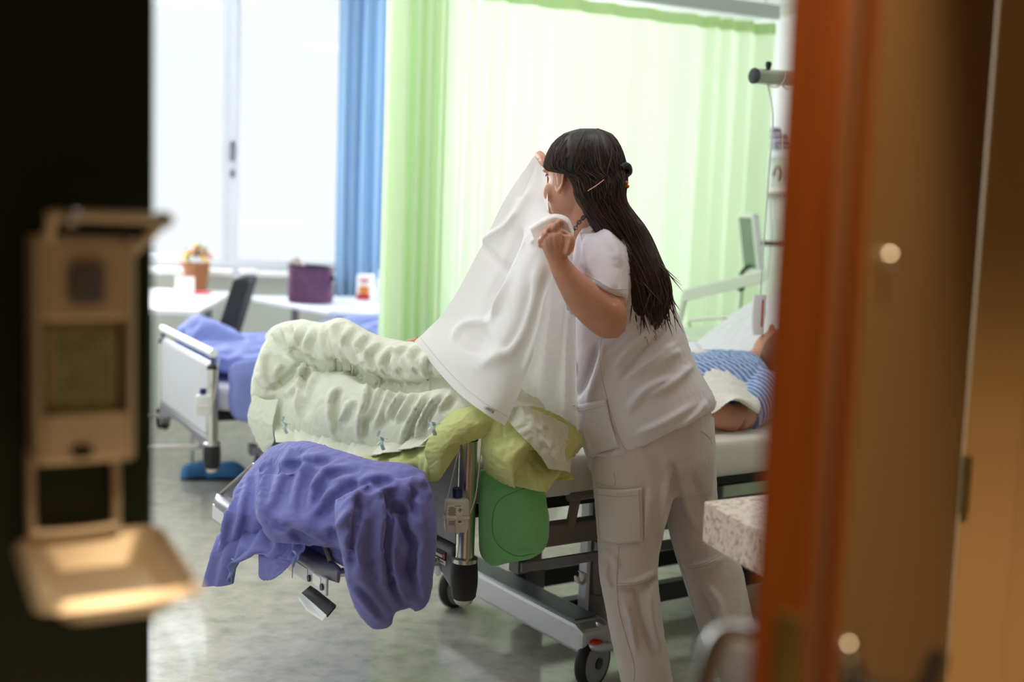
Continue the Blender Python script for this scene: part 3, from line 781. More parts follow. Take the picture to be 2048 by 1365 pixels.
# disinfectant bottles hanging in a strap from the posts
def bottle(c, U, Vx, s, label, detail):
    """c: centre of the bottle base on its front face side, U: across, Vx: towards viewer"""
    t = thing('sanitizer_bottle', c, label, 'bottle', 'strapped disinfectant bottles')
    Z = UP * s; A = U * s; D = Vx * s
    G = []
    for h, k in ((0.0, 0.86), (0.004, 0.94), (0.012, 1.0), (0.075, 1.0), (0.080, 0.97), (0.083, 0.86), (0.085, 0.55), (0.0865, 0.30), (0.092, 0.28)):
        q = []
        for an in np.linspace(0, 2 * PI, 28, endpoint=False):
            x, y = math.cos(an), math.sin(an); e = 0.45
            q.append(c + Z * h + A * 0.030 * k * math.copysign(abs(x) ** e, x) + D * 0.017 * k * math.copysign(abs(y) ** e, y))
        G.append(q)
    MB().rings(np.array(G)).build('body', mat('milky_plastic', rgb(216, 218, 214), 0.35), t)
    MB().lathe([(0.0125 * s, 0.088 * s), (0.013 * s, 0.089 * s), (0.013 * s, 0.109 * s), (0.011 * s, 0.111 * s)], c, UP, 24).build('cap', M['navy'], t)
    st = MB()
    top = c + Z * 0.235 + A * 0.03 - D * 0.012
    st.tube([c + Z * 0.036 - A * 0.032 + D * 0.004, c + Z * 0.10 - A * 0.022 + D * 0.006, top - A * 0.022], 0.0022 * s, 6, flat=0.6, res=20)
    st.tube([c + Z * 0.045 + A * 0.033 + D * 0.004, c + Z * 0.10 + A * 0.047 + D * 0.006, top + A * 0.03], 0.0030 * s, 6, flat=0.6, res=20)
    st.build('hanger', M['strap'], t)
    ring = []
    for z0 in (0.034, 0.043):
        ring.append([c + Z * z0 + A * 0.0318 * math.copysign(abs(math.cos(an)) ** 0.45, math.cos(an)) + D * 0.0188 * math.copysign(abs(math.sin(an)) ** 0.45, math.sin(an)) for an in np.linspace(0, 2 * PI, 40, endpoint=False)])
    MB().grid(np.array(ring), cu=True).build('band', M['strap'], t, solid=0.0012 * s)
    if detail:
        lb = MB().box(c + Z * 0.046 - A * 0.007 + D * 0.0174, A * 0.019, Z * 0.025, D * 0.0003).build('label', M['paper'], t, smooth=False)
        pr = MB()
        for k in range(9):
            pr.box(c + Z * (0.066 - 0.0025 * k) + A * (-0.0145 + 0.001 * (k % 3)) + D * 0.018, A * (0.009 + 0.001 * (k % 2) if k else 0.006), Z * 0.0006, D * 0.0002)
        pr.box(c + Z * 0.0685 + A * 0.0015 + D * 0.018, A * 0.008, Z * 0.0008, D * 0.0002)
        for k in range(5): pr.box(c + Z * (0.031 - 0.0024 * k) + A * -0.014 + D * 0.018, A * 0.008, Z * 0.0005, D * 0.0002)
        o = pr.build('label_text', M['print'], lb, smooth=False); o['kind'] = 'stuff'
        bc = MB()
        for k in range(9): bc.box(c + Z * 0.0285 + A * (0.0015 + 0.0011 * k) + D * 0.018, A * (0.0002 + 0.0003 * (k % 3 == 0)), Z * 0.0025, D * 0.0002)
        o = bc.build('barcode', M['printd'], lb, smooth=False); o['kind'] = 'stuff'
        hz_ = MB(); cc = c + Z * 0.0585 + A * 0.006 + D * 0.0181
        for k in range(4):
            a0, a1 = [A * math.cos(PI / 2 * j) * 0.0058 + Z * math.sin(PI / 2 * j) * 0.0062 for j in (k, k + 1)]
            hz_.tube([cc + a0, cc + a1], 0.0005 * s, 5)
        hz_.build('hazard_frame', M['red'], lb)
        MB().ell(cc, A * 0.002, Z * 0.0026, D * 0.0002, 10, 6).build('flame_mark', M['printd'], lb)
        MB().lathe([(0.0028 * s, 0), (0.0032 * s, 0.001 * s), (0.001 * s, 0.0022 * s)], c + Z * 0.0385 - A * 0.006 + D * 0.019, Vx, 14).build('button', M['paper'], t)
        MB().grid(np.array([[c + Z * z - A * (0.007 - x) + D * o for x in (0.0 + 0.002 * k, 0.008 + 0.002 * k)] for k, (z, o) in enumerate(((0.036, 0.0192), (0.02, 0.0185), (0.006, 0.018), (-0.003, 0.0175)))])).build('band_end', M['strap'], t, solid=0.001)
    return t
bc = W(912, 1063, 2.905)
bottle(bc, np.array([0.985, 0.17, 0]), np.array([0.17, -0.985, 0]), 0.99, 'clear plastic bottle with navy cap and white label on the front post', True)
bc2 = W(406, 832, 4.70)
bottle(bc2, np.array([0.97, 0.24, 0]), np.array([0.24, -0.97, 0]), 1.0, 'blurred white bottle with dark blue cap on the rear bed post', False)

# white S-hook under the accessory rail
hk = W(1152, 1158, 3.16); pts = []
for k in range(22):
    an = PI * 0.9 + 1.65 * PI * k / 21
    pts.append(hk + BU * (0.016 + 0.013 * math.cos(an)) + UP * (0.0 + 0.016 * math.sin(an)))
pts2 = [hk + BU * (-0.003) + UP * 0.004, hk + BU * -0.005 + UP * 0.022, hk + UP * 0.035]
o = MB(); G = np.array([[p - BV * 0.011, p + BV * 0.011] for p in catmull(pts, 40)])
o.grid(G); prop(o.build('cord_hook', mat('pale_hook', rgb(176, 166, 160), 0.4), solid=0.0035), 'curled pale hook hanging under the side rail of the front bed', 'hook')

# ------------------------------------------------------------------ curtains
M['cur_green'] = cloth_mat('green_curtain_cloth', rgb(231, 242, 221), 0.5, bump=0.1, bscale=300, tcol=rgb(228, 243, 211))
M['cur_blue'] = cloth_mat('blue_curtain_cloth', rgb(138, 166, 198), 0.25, bump=0.1, bscale=300, tcol=rgb(150, 182, 214))
M['cur_hem'] = cloth_mat('green_curtain_hem', rgb(206, 228, 176), 0.35, bump=0.1, tcol=rgb(206, 228, 176))

def curtain(path, z0, z1, waves, amps, nz=24, per=26, seed=1, flare=0.3):
    """hanging cloth along a rail path; waves folds of given amplitude"""
    P = catmull(np.asarray(path, float), waves * per + 1); T = np.gradient(P, axis=0); T /= np.linalg.norm(T, axis=1, keepdims=True)
    N = np.stack([-T[:, 1], T[:, 0], 0 * T[:, 0]], 1)
    n = len(P); s = np.linspace(0, 1, n); rs = np.random.default_rng(seed)
    # irregular phase
    ph = np.cumsum(0.6 + 0.8 * np.interp(s * waves, np.arange(waves + 1), rs.random(waves + 1))); ph = ph / ph[-1] * waves * 2 * PI
    am = np.interp(s, np.linspace(0, 1, len(amps)), amps) * (0.6 + 0.8 * np.interp(s * waves, np.arange(waves + 1), rs.random(waves + 1)))
    G = []
    for zz in np.linspace(1, 0, nz):
        k = (0.55 + flare * (1 - zz)) if zz < 0.985 else 0.5
        wob = 0.25 * np.sin(ph * 0.37 + 3 * zz + seed)
        off = am * k * (np.sin(ph + wob * (1 - zz)) + 0.25 * np.sin(2 * ph + 1.3 + (1 - zz)))
        q = P + N * off[:, None] + T * (0.35 * am * k * np.cos(ph))[:, None]
        q[:, 2] = z0 + (z1 - z0) * zz
        G.append(q)
    return np.array(G)

cd = np.array([0.883, 0.469, 0]); C0 = W(772, 600, 4.97); C0[2] = 0
zr = 2.33
def cp(s): return C0 + cd * s
gc = thing('privacy_curtain', C0, 'light green privacy curtain hanging from a ceiling rail behind the nurse', 'curtain')
G1 = curtain([cp(-0.02), cp(0.08), cp(0.16), cp(0.245)], 0.35, zr - 0.05, 4, [0.05, 0.06, 0.055, 0.04], seed=3, per=20)
MB().grid(G1).build('gathered_panel', M['cur_green'], gc, sharp=0)
G1b = curtain([cp(-0.01), cp(0.09), cp(0.17), cp(0.25)], 0.35, zr - 0.05, 5, [0.03, 0.04, 0.035, 0.03], seed=9, per=18) + np.array([-0.469, 0.883, 0]) * 0.05
MB().grid(G1b).build('gathered_panel', M['cur_green'], gc, sharp=0)
G2 = curtain([cp(0.235), cp(0.6), cp(1.1), cp(1.6), cp(1.95)], 0.35, zr - 0.05, 12, [0.022, 0.03, 0.028, 0.03, 0.04, 0.06], seed=5, per=24, flare=0.35)
MB().grid(G2).build('panel', M['cur_green'], gc, sharp=0)
hemr = MB(); Gh = G2[:2].copy(); Gh[0, :, 2] = zr - 0.045; Gh[1, :, 2] = zr - 0.10; Nn = np.array([cd[1], -cd[0], 0]) * 0.004
hemr.grid(Gh + Nn).build('top_hem', M['cur_hem'], gc, sharp=0)
rl = MB().box(cp(0.85) + UP * (zr + 0.012), cd * 1.13, np.array([-cd[1], cd[0], 0]) * 0.02, UP * 0.034)
prop(rl.build('curtain_rail', mat('rail_aluminium', rgb(200, 202, 204), 0.4, 0.3), smooth=False, bevel=0.004), 'pale grey ceiling rail carrying the green curtain', 'rail')
hk_ = MB()
# rods that hold the rail up to the ceiling
hr = bpy.data.objects[rl and 'curtain_rail']
for s in (0.1, 1.0, 1.9):
    MB().tube([cp(s) + UP * (zr + 0.03), cp(s) + UP * CEIL], 0.008, 8).build('drop_rod', M['white'], hr)

b0, b1 = W(672, 300, 7.28), W(782, 300, 7.28)
bp = [np.array([b0[0] + (b1[0] - b0[0]) * q, b0[1] + 0.02 * math.sin(q * 5), 0]) for q in (0, 0.35, 0.7, 1.0)]
G3 = curtain(bp, 0.80, 2.66, 5, [0.045, 0.05, 0.05, 0.045], seed=11, per=22)
prop(MB().grid(G3).build('window_curtain', M['cur_blue'], sharp=0), 'blue window curtain drawn aside at the right end of the window', 'curtain')

# ------------------------------------------------------------------ bedding on the front bed
M['duvet'] = cloth_mat('pale_green_duvet_cloth', rgb(234, 236, 219), 0.12, bump=0.2, bscale=420, wr=0.25)
M['duvet_in'] = cloth_mat('yellow_green_duvet_lining', rgb(218, 222, 152), 0.15, bump=0.2, bscale=420, wr=0.2)
M['violet'] = cloth_mat('violet_blue_cloth', rgb(122, 122, 188), 0.06, bump=0.22, bscale=420, wr=0.3)
M['sheet'] = cloth_mat('white_sheet_cloth', rgb(242, 238, 240), 0.26, bump=0.15, bscale=500, tcol=rgb(250, 248, 248))
M['greenbag'] = cloth_mat('green_jersey_cloth', rgb(126, 194, 130), 0.05, bump=0.25, bscale=300, wr=0.25)

cl = MB()
# rolled upper edge
cl.rings(loft([((528, 668), (556, 770), 3.70, 0.05), ((556, 648), (575, 775), 3.62, 0.12), ((602, 639), (620, 768), 3.54, 0.14), ((645, 646), (655, 750), 3.47, 0.14), ((685, 636), (695, 745), 3.42, 0.15),
               ((745, 668), (738, 760), 3.35, 0.15), ((805, 684), (802, 772), 3.27, 0.15), ((880, 690), (885, 768), 3.20, 0.14), ((960, 712), (965, 790), 3.16, 0.13), ((1050, 765), (1060, 830), 3.18, 0.11), ((1120, 800), (1130, 860), 3.2, 0.08)], 22, 50))
# left end turned down
cl.rings(loft([((548, 655), (640, 690), 3.64, 0.10), ((520, 705), (612, 745), 3.62, 0.11), ((503, 765), (592, 800), 3.60, 0.10), ((503, 800), (565, 835), 3.60, 0.07), ((512, 850), (548, 862), 3.60, 0.03)], 20, 26))
# front hanging body
cl.rings(loft([((545, 790), (540, 868), 3.56, 0.03), ((575, 770), (575, 872), 3.50, 0.07), ((620, 752), (612, 882), 3.42, 0.11), ((690, 742), (682, 905), 3.32, 0.13), ((765, 755), (752, 918), 3.22, 0.13),
               ((840, 762), (832, 905), 3.12, 0.13), ((915, 770), (910, 872), 3.04, 0.12), ((990, 790), (985, 870), 3.03, 0.11), ((1070, 815), (1075, 930), 3.06, 0.10), ((1125, 845), (1130, 925), 3.12, 0.07), ((1158, 870), (1158, 905), 3.16, 0.03)], 22, 50))
dv = remesh(cl, 0.011, 3)
cA = cv(480, 620, 3.79)
folds = [([(240, 200), (330, 290), (400, 330), (470, 380), (580, 432), (700, 428), (800, 440), (870, 480), (960, 520), (1080, 555), (1250, 580), (1360, 572), (1500, 550), (1700, 560), (1900, 640)], 8, -0.045),
         ([(475, 385), (400, 470), (300, 560), (235, 600)], 7, -0.035)]
for r_ in ([(250, 140), (290, 250), (350, 310)], [(330, 120), (370, 220), (400, 290)], [(450, 120), (400, 240), (420, 320), (480, 360)], [(560, 130), (490, 280), (530, 380)],
           [(625, 110), (605, 230), (640, 330), (700, 410)], [(745, 80), (690, 180), (750, 330), (810, 420)], [(850, 120), (770, 250), (830, 380), (900, 450)], [(970, 170), (880, 260), (900, 360), (960, 460)],
           [(1060, 240), (950, 330), (960, 430), (1010, 500)], [(1170, 270), (1090, 350), (1060, 420), (1100, 500)], [(1260, 260), (1160, 330), (1170, 420), (1210, 500)], [(1310, 270), (1270, 370), (1340, 490)], [(1400, 340), (1380, 440), (1420, 520)]):
    folds.append((r_, 6, 0.020))
    folds.append(([(x + 48, y + 12) for x, y in r_], 6, -0.017))
for r_, am in (([(470, 400), (450, 560), (440, 780)], 0.022), ([(570, 470), (490, 620), (465, 800)], 0.012), ([(730, 590), (680, 680), (685, 850), (730, 960)], 0.018), ([(830, 690), (790, 780), (740, 860)], 0.010), ([(965, 540), (935, 700), (900, 850), (905, 980)], 0.020),
               ([(1070, 560), (990, 740), (915, 860)], 0.013), ([(1130, 590), (1090, 720), (1020, 900)], 0.015), ([(1230, 620), (1130, 760), (1105, 850)], 0.018), ([(1310, 620), (1240, 740), (1180, 850)], 0.012), ([(1400, 640), (1290, 830), (1220, 1000)], 0.018), ([(1510, 640), (1400, 770), (1330, 960)], 0.018), ([(1600, 640), (1500, 760)], 0.014),
               ([(180, 300), (170, 430), (200, 560)], 0.012), ([(110, 480), (170, 560), (230, 600)], 0.012), ([(300, 420), (240, 520)], 0.010), ([(330, 640), (380, 620), (440, 560)], 0.010)):
    folds.append((r_, 6, am * 1.5)); folds.append(([(x + 42, y + 10) for x, y in r_], 8, -am * 1.1))
sculpt(dv, [(p_, w_, a_ * (1.0 if w_ > 7.5 and a_ < -0.03 else 0.45)) for p_, w_, a_ in folds], cA)
duv = thing('duvet', B(0.1, 0.5, 0.72), 'pale green duvet bunched over the foot end of the front bed', 'duvet')
do = dv.build('cover', M['duvet'], duv, sharp=0)
crumple(do, -0.05, 1.2, 0.45, stretch=[(BV, 0.10)], sub=1)

def patch(rows, nr, nc):
    """control rows of (px, py, depth) -> smooth grid"""
    G = np.array([[W(*p) for p in r] for r in rows])
    G = catmull(G, nr); return np.swapaxes(catmull(np.swapaxes(G, 0, 1), nc), 0, 1)

def ruffle(G, amp, waves, seed=0, top=0.0):
    """push the lower part of a hanging patch in and out"""
    G = G.copy(); R, C = G.shape[:2]
    vdir = np.array([BU[0], BU[1], 0]) * -1
    for j in range(R):
        k = top + (1 - top) * (j / (R - 1)) ** 1.2
        for i in range(C):
            q = i / (C - 1)
            G[j, i] += vdir * amp * k * (math.sin(waves * 2 * PI * q + seed + 0.6 * math.sin(5 * q + seed)) + 0.4 * math.sin(2.7 * waves * 2 * PI * q + 2 * seed))
    return G

# hem skirt of the cover: white outside
f1 = ruffle(patch([[(560, 830, 3.55), (640, 830, 3.40), (720, 840, 3.28), (800, 840, 3.18), (880, 830, 3.06)],
                   [(556, 862, 3.47), (630, 868, 3.31), (712, 882, 3.19), (795, 880, 3.07), (872, 864, 2.97)],
                   [(566, 884, 3.40), (620, 896, 3.24), (700, 914, 3.11), (780, 905, 3.00), (850, 890, 2.92)]], 26, 90), 0.016, 6, 1.0)
o = MB().grid(f1).build('hem_skirt', M['duvet'], duv, sharp=0); crumple(o, -0.05, 4, 0.35, sub=1, solid=0.003)
f2 = ruffle(patch([[(590, 850, 3.48), (670, 870, 3.36), (740, 880, 3.24), (810, 880, 3.14), (880, 860, 3.02)],
                   [(600, 885, 3.33), (665, 905, 3.20), (730, 918, 3.07), (800, 920, 2.98), (874, 905, 2.91)],
                   [(604, 892, 3.33), (668, 914, 3.20), (722, 930, 3.06), (800, 938, 2.96), (868, 962, 2.90)]], 20, 70), 0.014, 4, 2.2)
o = MB().grid(f2).build('lining', M['duvet_in'], duv, sharp=0); crumple(o, -0.05, 4, 0.35, sub=1, solid=0.003)
f3 = patch([[(905, 822, 2.93), (960, 812, 2.90), (1000, 826, 2.92), (1012, 840, 2.94)],
            [(868, 862, 2.90), (915, 850, 2.87), (960, 850, 2.87), (985, 866, 2.90)],
            [(850, 900, 2.89), (890, 890, 2.86), (922, 882, 2.87), (940, 884, 2.90)],
            [(858, 935, 2.89), (880, 920, 2.87), (900, 905, 2.88), (920, 890, 2.90)],
            [(862, 964, 2.89), (876, 962, 2.88), (886, 950, 2.88), (915, 905, 2.89)]], 40, 36)
o = MB().grid(f3).build('corner_flap', M['duvet_in'], duv, sharp=0); crumple(o, -0.04, 4, 0.35, sub=1, solid=0.003)
f4 = patch([[(945, 830, 2.93), (1010, 820, 2.90), (1070, 815, 2.93), (1130, 840, 3.02), (1165, 868, 3.10)],
            [(958, 866, 2.92), (1008, 872, 2.86), (1070, 870, 2.88), (1125, 880, 2.98), (1165, 892, 3.07)],
            [(966, 905, 2.92), (1005, 910, 2.84), (1062, 905, 2.87), (1118, 915, 2.97), (1152, 920, 3.06)],
            [(982, 945, 2.93), (1015, 945, 2.86), (1065, 945, 2.87), (1110, 948, 2.97), (1140, 942, 3.05)],
            [(1000, 965, 2.96), (1030, 974, 2.90), (1068, 979, 2.90), (1100, 972, 2.98), (1135, 955, 3.05)]], 50, 60)
f4 = f4.copy()
for j in range(50):
    for i in range(60):
        q = i / 59; r_ = j / 49
        f4[j, i] += -BU * 0.0 + (BV * -1) * 0.022 * (0.3 + r_) * math.sin(2 * PI * (2.2 * q + 0.9 * r_) + 0.5)
o = MB().grid(f4).build('side_drape', M['duvet_in'], duv, sharp=0); crumple(o, -0.08, 6, 0.3, sub=1, solid=0.003)
f5 = patch([[(1000, 822, 2.88), (1050, 815, 2.87), (1100, 835, 2.95), (1135, 852, 3.03)],
            [(1040, 868, 2.84), (1075, 862, 2.85), (1115, 878, 2.94), (1146, 895, 3.02)],
            [(1075, 905, 2.85), (1100, 905, 2.86), (1125, 915, 2.94), (1142, 925, 3.01)],
            [(1098, 938, 2.88), (1115, 940, 2.90), (1130, 942, 2.95), (1140, 946, 3.01)]], 36, 36)
o = MB().grid(f5).build('top_fold', M['duvet'], duv, sharp=0); crumple(o, -0.07, 8, 0.3, sub=1, solid=0.003)
f6 = patch([[(508, 790, 3.54), (530, 800, 3.50), (556, 800, 3.46)], [(496, 835, 3.54), (518, 840, 3.50), (545, 850, 3.45)], [(512, 880, 3.54), (528, 890, 3.51), (548, 880, 3.46)], [(526, 905, 3.54), (534, 905, 3.52), (545, 890, 3.48)]], 24, 20)
o = MB().grid(f6).build('end_flap', M['duvet'], duv, sharp=0); crumple(o, -0.05, 4, 0.35, sub=1, solid=0.003)
# small tie bows along the hem
M['tie'] = cloth_mat('pale_blue_tape', rgb(200, 218, 214), 0.1)
for k, (px, py, d) in enumerate(((655, 908, 3.12), (765, 880, 2.97), (868, 850, 2.86), (572, 850, 3.38))):
    c = W(px, py, d); mb = MB()
    for an in (0.4, 2.4, 3.9, 5.3):
        p1 = c + (BV * math.cos(an) + UP * math.sin(an) - BU * 0.5) * 0.014; p2 = c + (BV * math.cos(an + 0.5) + UP * math.sin(an + 0.5)) * 0.026
        mb.tube([c, p1, p2], 0.0045, 6, res=10, flat=0.3)
    mb.build('tie_bow', M['tie'], duv)

# ------------------------------------------------------------------ violet comforter on the linen shelf
vc = MB()
vc.rings(loft([((465, 985), (470, 1100), 3.42, 0.07), ((495, 945), (500, 1100), 3.36, 0.12), ((545, 895), (545, 1090), 3.26, 0.15), ((610, 885), (605, 1095), 3.12, 0.17), ((680, 905), (672, 1120), 2.98, 0.17),
               ((750, 925), (740, 1150), 2.88, 0.16), ((810, 930), (805, 1130), 2.84, 0.13), ((850, 945), (852, 1110), 2.84, 0.08)], 24, 50))
# folded layers seen at the near end
for rows in ([((672, 1000), (745, 965), 2.77, 0.07), ((672, 1050), (742, 1040), 2.73, 0.075), ((684, 1110), (738, 1120), 2.73, 0.07), ((694, 1170), (760, 1180), 2.74, 0.06), ((714, 1225), (785, 1222), 2.75, 0.045), ((745, 1262), (785, 1255), 2.76, 0.012)],
             [((738, 985), (790, 965), 2.76, 0.05), ((748, 1040), (806, 1030), 2.74, 0.055), ((745, 1110), (800, 1110), 2.74, 0.055), ((752, 1170), (812, 1175), 2.75, 0.05), ((765, 1225), (815, 1220), 2.77, 0.03)],
             [((792, 960), (850, 950), 2.80, 0.06), ((800, 1010), (868, 1000), 2.78, 0.065), ((806, 1080), (874, 1075), 2.77, 0.06), ((812, 1150), (868, 1140), 2.78, 0.055), ((818, 1205), (862, 1190), 2.80, 0.04), ((828, 1226), (850, 1218), 2.80, 0.012)]):
    vc.rings(loft(rows, 18, 26))
# flap hanging outside over the shelf bar
vc.rings(loft([((485, 950), (640, 950), 3.22, 0.05), ((462, 995), (620, 1010), 3.08, 0.05), ((448, 1040), (560, 1060), 3.02, 0.04), ((432, 1110), (500, 1100), 3.08, 0.03), ((422, 1166), (468, 1140), 3.10, 0.012)], 20, 24))
vc.rings(loft([((520, 950), (690, 950), 3.05, 0.05), ((508, 1020), (700, 1020), 2.90, 0.06), ((522, 1055), (695, 1062), 2.85, 0.05), ((540, 1085), (685, 1095), 2.85, 0.03)], 20, 18))
vv = remesh(vc, 0.0105, 3)
cB = cv(400, 600, 1.95); fv = []
for r_, am in (([(612, 760), (622, 830), (595, 950), (590, 1060)], -0.03), ([(690, 725), (740, 760), (752, 830), (742, 900), (735, 1000), (750, 1110), (790, 1190)], -0.045), ([(755, 800), (790, 820), (803, 900), (832, 960), (820, 1050), (850, 1160)], -0.04), ([(840, 740), (825, 790), (850, 850)], -0.025),
               ([(600, 770), (640, 705), (720, 690), (790, 720), (835, 780)], 0.014), ([(690, 760), (720, 740), (745, 790)], 0.012), ([(850, 700), (890, 720), (920, 780)], 0.012), 
               ([(150, 680), (120, 740), (100, 830), (70, 1000)], 0.014), ([(205, 640), (165, 760), (150, 860), (110, 960)], 0.014), ([(260, 600), (230, 700), (240, 830), (290, 890)], 0.016), ([(360, 560), (335, 640), (285, 760), (250, 830)], 0.016), ([(430, 600), (375, 720), (360, 830)], 0.014), ([(520, 640), (445, 720), (420, 830)], 0.014), ([(610, 690), (510, 750), (430, 850)], 0.016), ([(600, 800), (540, 880), (460, 900)], 0.014),
               ([(330, 890), (430, 955), (560, 1005), (620, 1025)], -0.03), ([(240, 830), (300, 890), (350, 880)], -0.018), ([(470, 600), (440, 640), (480, 660), (600, 650)], 0.012), ([(300, 640), (380, 620), (500, 610)], 0.010), ([(640, 720), (560, 700), (480, 720)], 0.010), ([(530, 1080), (600, 1130), (700, 1250)], 0.012)):
    fv.append((r_, 8 if am < 0 else 9, am * (1.35 if am < 0 else 1.0)))
    if am > 0: fv.append(([(x + 34, y + 14) for x, y in r_], 11, -am * 0.8))
sculpt(vv, [(p_, w_, a_ * 0.7) for p_, w_, a_ in fv], cB)
vio = thing('comforter', B(-0.2, 0.45, 0.48), 'violet blue comforter folded on the pulled-out linen shelf', 'comforter')
vo = vv.build('bundle', M['violet'], vio, sharp=0); crumple(vo, -0.045, 2.5, 0.40, sub=1)
g = ruffle(patch([[(460, 1020, 3.20), (510, 1020, 3.12), (570, 1030, 3.04), (630, 1050, 2.96)], [(435, 1090, 3.09), (480, 1085, 3.0), (545, 1105, 2.90), (600, 1120, 2.83)], [(421, 1168, 3.10), (452, 1165, 3.03), (500, 1110, 2.95), (560, 1120, 2.88)]], 30, 40), 0.02, 2.2, 0.4)
o = MB().grid(g).build('hanging_flap', M['violet'], vio, sharp=0); crumple(o, -0.10, 6, 0.3, sub=1, solid=0.003)
g = patch([[(520, 1040, 3.08), (560, 1040, 3.03), (610, 1055, 2.98)], [(520, 1110, 2.94), (560, 1105, 2.90), (590, 1110, 2.87)], [(518, 1150, 2.94), (545, 1152, 2.90), (570, 1140, 2.87)], [(528, 1162, 2.93), (542, 1160, 2.91), (558, 1150, 2.89)]], 20, 20)
o = MB().grid(g).build('hanging_flap', M['violet'], vio, sharp=0); crumple(o, -0.06, 4, 0.3, sub=1, solid=0.003)
M['bluetape'] = cloth_mat('light_blue_tape', rgb(140, 175, 210), 0.05)
for px, py, d in ((592, 1110, 2.79), (470, 1125, 2.98)):
    c = W(px, py, d)
    MB().tube([c, c + UP * 0.012 - BV * 0.008 - BU * 0.01, c + UP * 0.002 - BV * 0.016 - BU * 0.006, c - UP * 0.03 - BV * 0.006 - BU * 0.01], 0.0035, 6, res=20, flat=0.3).tube([c, c - UP * 0.02 - BU * 0.008, c - UP * 0.055 - BV * 0.003 - BU * 0.01], 0.0035, 6, res=12, flat=0.3).build('tape_bow', M['bluetape'], vio)

# green jersey pillow hanging beside the post
gb = MB().rings(loft([((962, 940), (1070, 950), 2.99, 0.03), ((958, 985), (1088, 985), 3.00, 0.06), ((957, 1030), (1097, 1035), 3.00, 0.075), ((958, 1075), (1096, 1075), 2.995, 0.07), ((963, 1110), (1085, 1100), 2.99, 0.05), ((985, 1132), (1062, 1116), 2.99, 0.02)], 28, 40, 0.75))
gp = thing('green_cushion', W(1025, 1130, 3.0), 'green jersey-covered cushion hanging at the side of the front bed', 'cushion')
o = remesh(gb, 0.011, 2).build('cover', M['greenbag'], gp, sharp=0); crumple(o, -0.035, 20, 0.3, sub=1)
sm = [W(*p) for p in ((1055, 975, 2.915), (1000, 1000, 2.91), (985, 1040, 2.905), (992, 1085, 2.91), (1030, 1112, 2.925), (1070, 1108, 2.93))]
MB().tube(sm, 0.0016, 5, res=30).build('seam', mat('dark_green_seam', rgb(84, 150, 88), 0.8), gp)

# ------------------------------------------------------------------ white sheet held up by the nurse
sheet_rows = [[(1062, 320, 3.25), (1068, 314, 3.25), (1078, 311, 3.24), (1088, 317, 3.22), (1093, 335, 3.18)],
              [(1012, 395, 3.25), (1038, 388, 3.22), (1064, 382, 3.19), (1086, 392, 3.14), (1098, 425, 3.02)],
              [(975, 468, 3.24), (1008, 472, 3.20), (1042, 462, 3.12), (1078, 448, 3.0), (1112, 432, 2.93)],
              [(930, 555, 3.22), (972, 562, 3.16), (1012, 556, 3.07), (1050, 522, 2.96), (1100, 480, 2.905)],
              [(890, 622, 3.2), (930, 640, 3.13), (975, 645, 3.03), (1032, 612, 2.92), (1102, 560, 2.89)],
              [(858, 656, 3.2), (896, 694, 3.08), (940, 712, 2.98), (1005, 705, 2.88), (1078, 665, 2.87)],
              [(842, 672, 3.19), (884, 718, 3.06), (930, 758, 2.95), (985, 790, 2.86), (1044, 772, 2.86)],
              [(829, 683, 3.19), (872, 738, 3.05), (915, 785, 2.94), (965, 824, 2.85), (1010, 852, 2.85)]]
sg = MB().grid(patch(sheet_rows, 90, 70))
cS = cv(800, 230, 2.1)
sheet_folds = [([(545, 478), (515, 560), (470, 660), (420, 780), (383, 862)], 7, 0.020), ([(520, 470), (480, 570), (430, 680), (350, 850)], 10, -0.020), ([(383, 866), (300, 872), (245, 900), (225, 960)], 9, 0.008), ([(400, 930), (330, 950), (300, 1000)], 26, -0.012),
            ([(500, 405), (440, 470), (335, 535)], 7, 0.010), ([(560, 300), (500, 400), (460, 480)], 12, 0.008), ([(545, 480), (600, 455), (660, 420)], 6, 0.012), ([(540, 540), (580, 525), (640, 530)], 6, 0.010), 
            ([(600, 600), (560, 760), (480, 960), (330, 1060)], 14, 0.012), ([(640, 700), (590, 900), (520, 1080)], 9, 0.010), ([(560, 700), (500, 900), (420, 1010)], 12, -0.012), ([(340, 540), (400, 600), (440, 660)], 6, -0.007), ([(560, 200), (520, 300), (500, 360)], 8, -0.008)]
sculpt(sg, sheet_folds, cS, flip=None)
sht = thing('sheet', W(915, 785, 2.94), 'white sheet held up by the nurse, hem hanging over the duvet', 'sheet')
so_ = sg.build('front_panel', M['sheet'], sht, sharp=0); crumple(so_, -0.006, 1.0, 0.6, sub=1)
bk = patch([[(1092, 442, 2.97), (1112, 430, 2.955), (1132, 436, 2.95), (1146, 458, 2.96)],
            [(1088, 500, 3.02), (1110, 490, 3.0), (1132, 495, 2.975), (1146, 520, 2.98)],
            [(1080, 600, 3.06), (1110, 600, 3.03), (1135, 605, 3.0), (1150, 610, 3.0)],
            [(1062, 690, 3.09), (1100, 700, 3.06), (1132, 705, 3.03), (1152, 710, 3.03)],
            [(1040, 790, 3.11), (1090, 800, 3.09), (1130, 810, 3.06), (1155, 815, 3.05)],
            [(1030, 850, 3.12), (1085, 862, 3.10), (1130, 866, 3.08), (1160, 875, 3.08)]], 70, 40)
for j in range(70):
    for i in range(40):
        bk[j, i] += np.array([0.25, -0.95, 0]) * 0.012 * (0.3 + j / 69) * math.sin(2 * PI * 2.4 * i / 39 + 0.8 * j / 69)
o = MB().grid(bk).build('rear_panel', M['sheet'], sht, sharp=0); crumple(o, -0.03, 2, 0.45, sub=1)
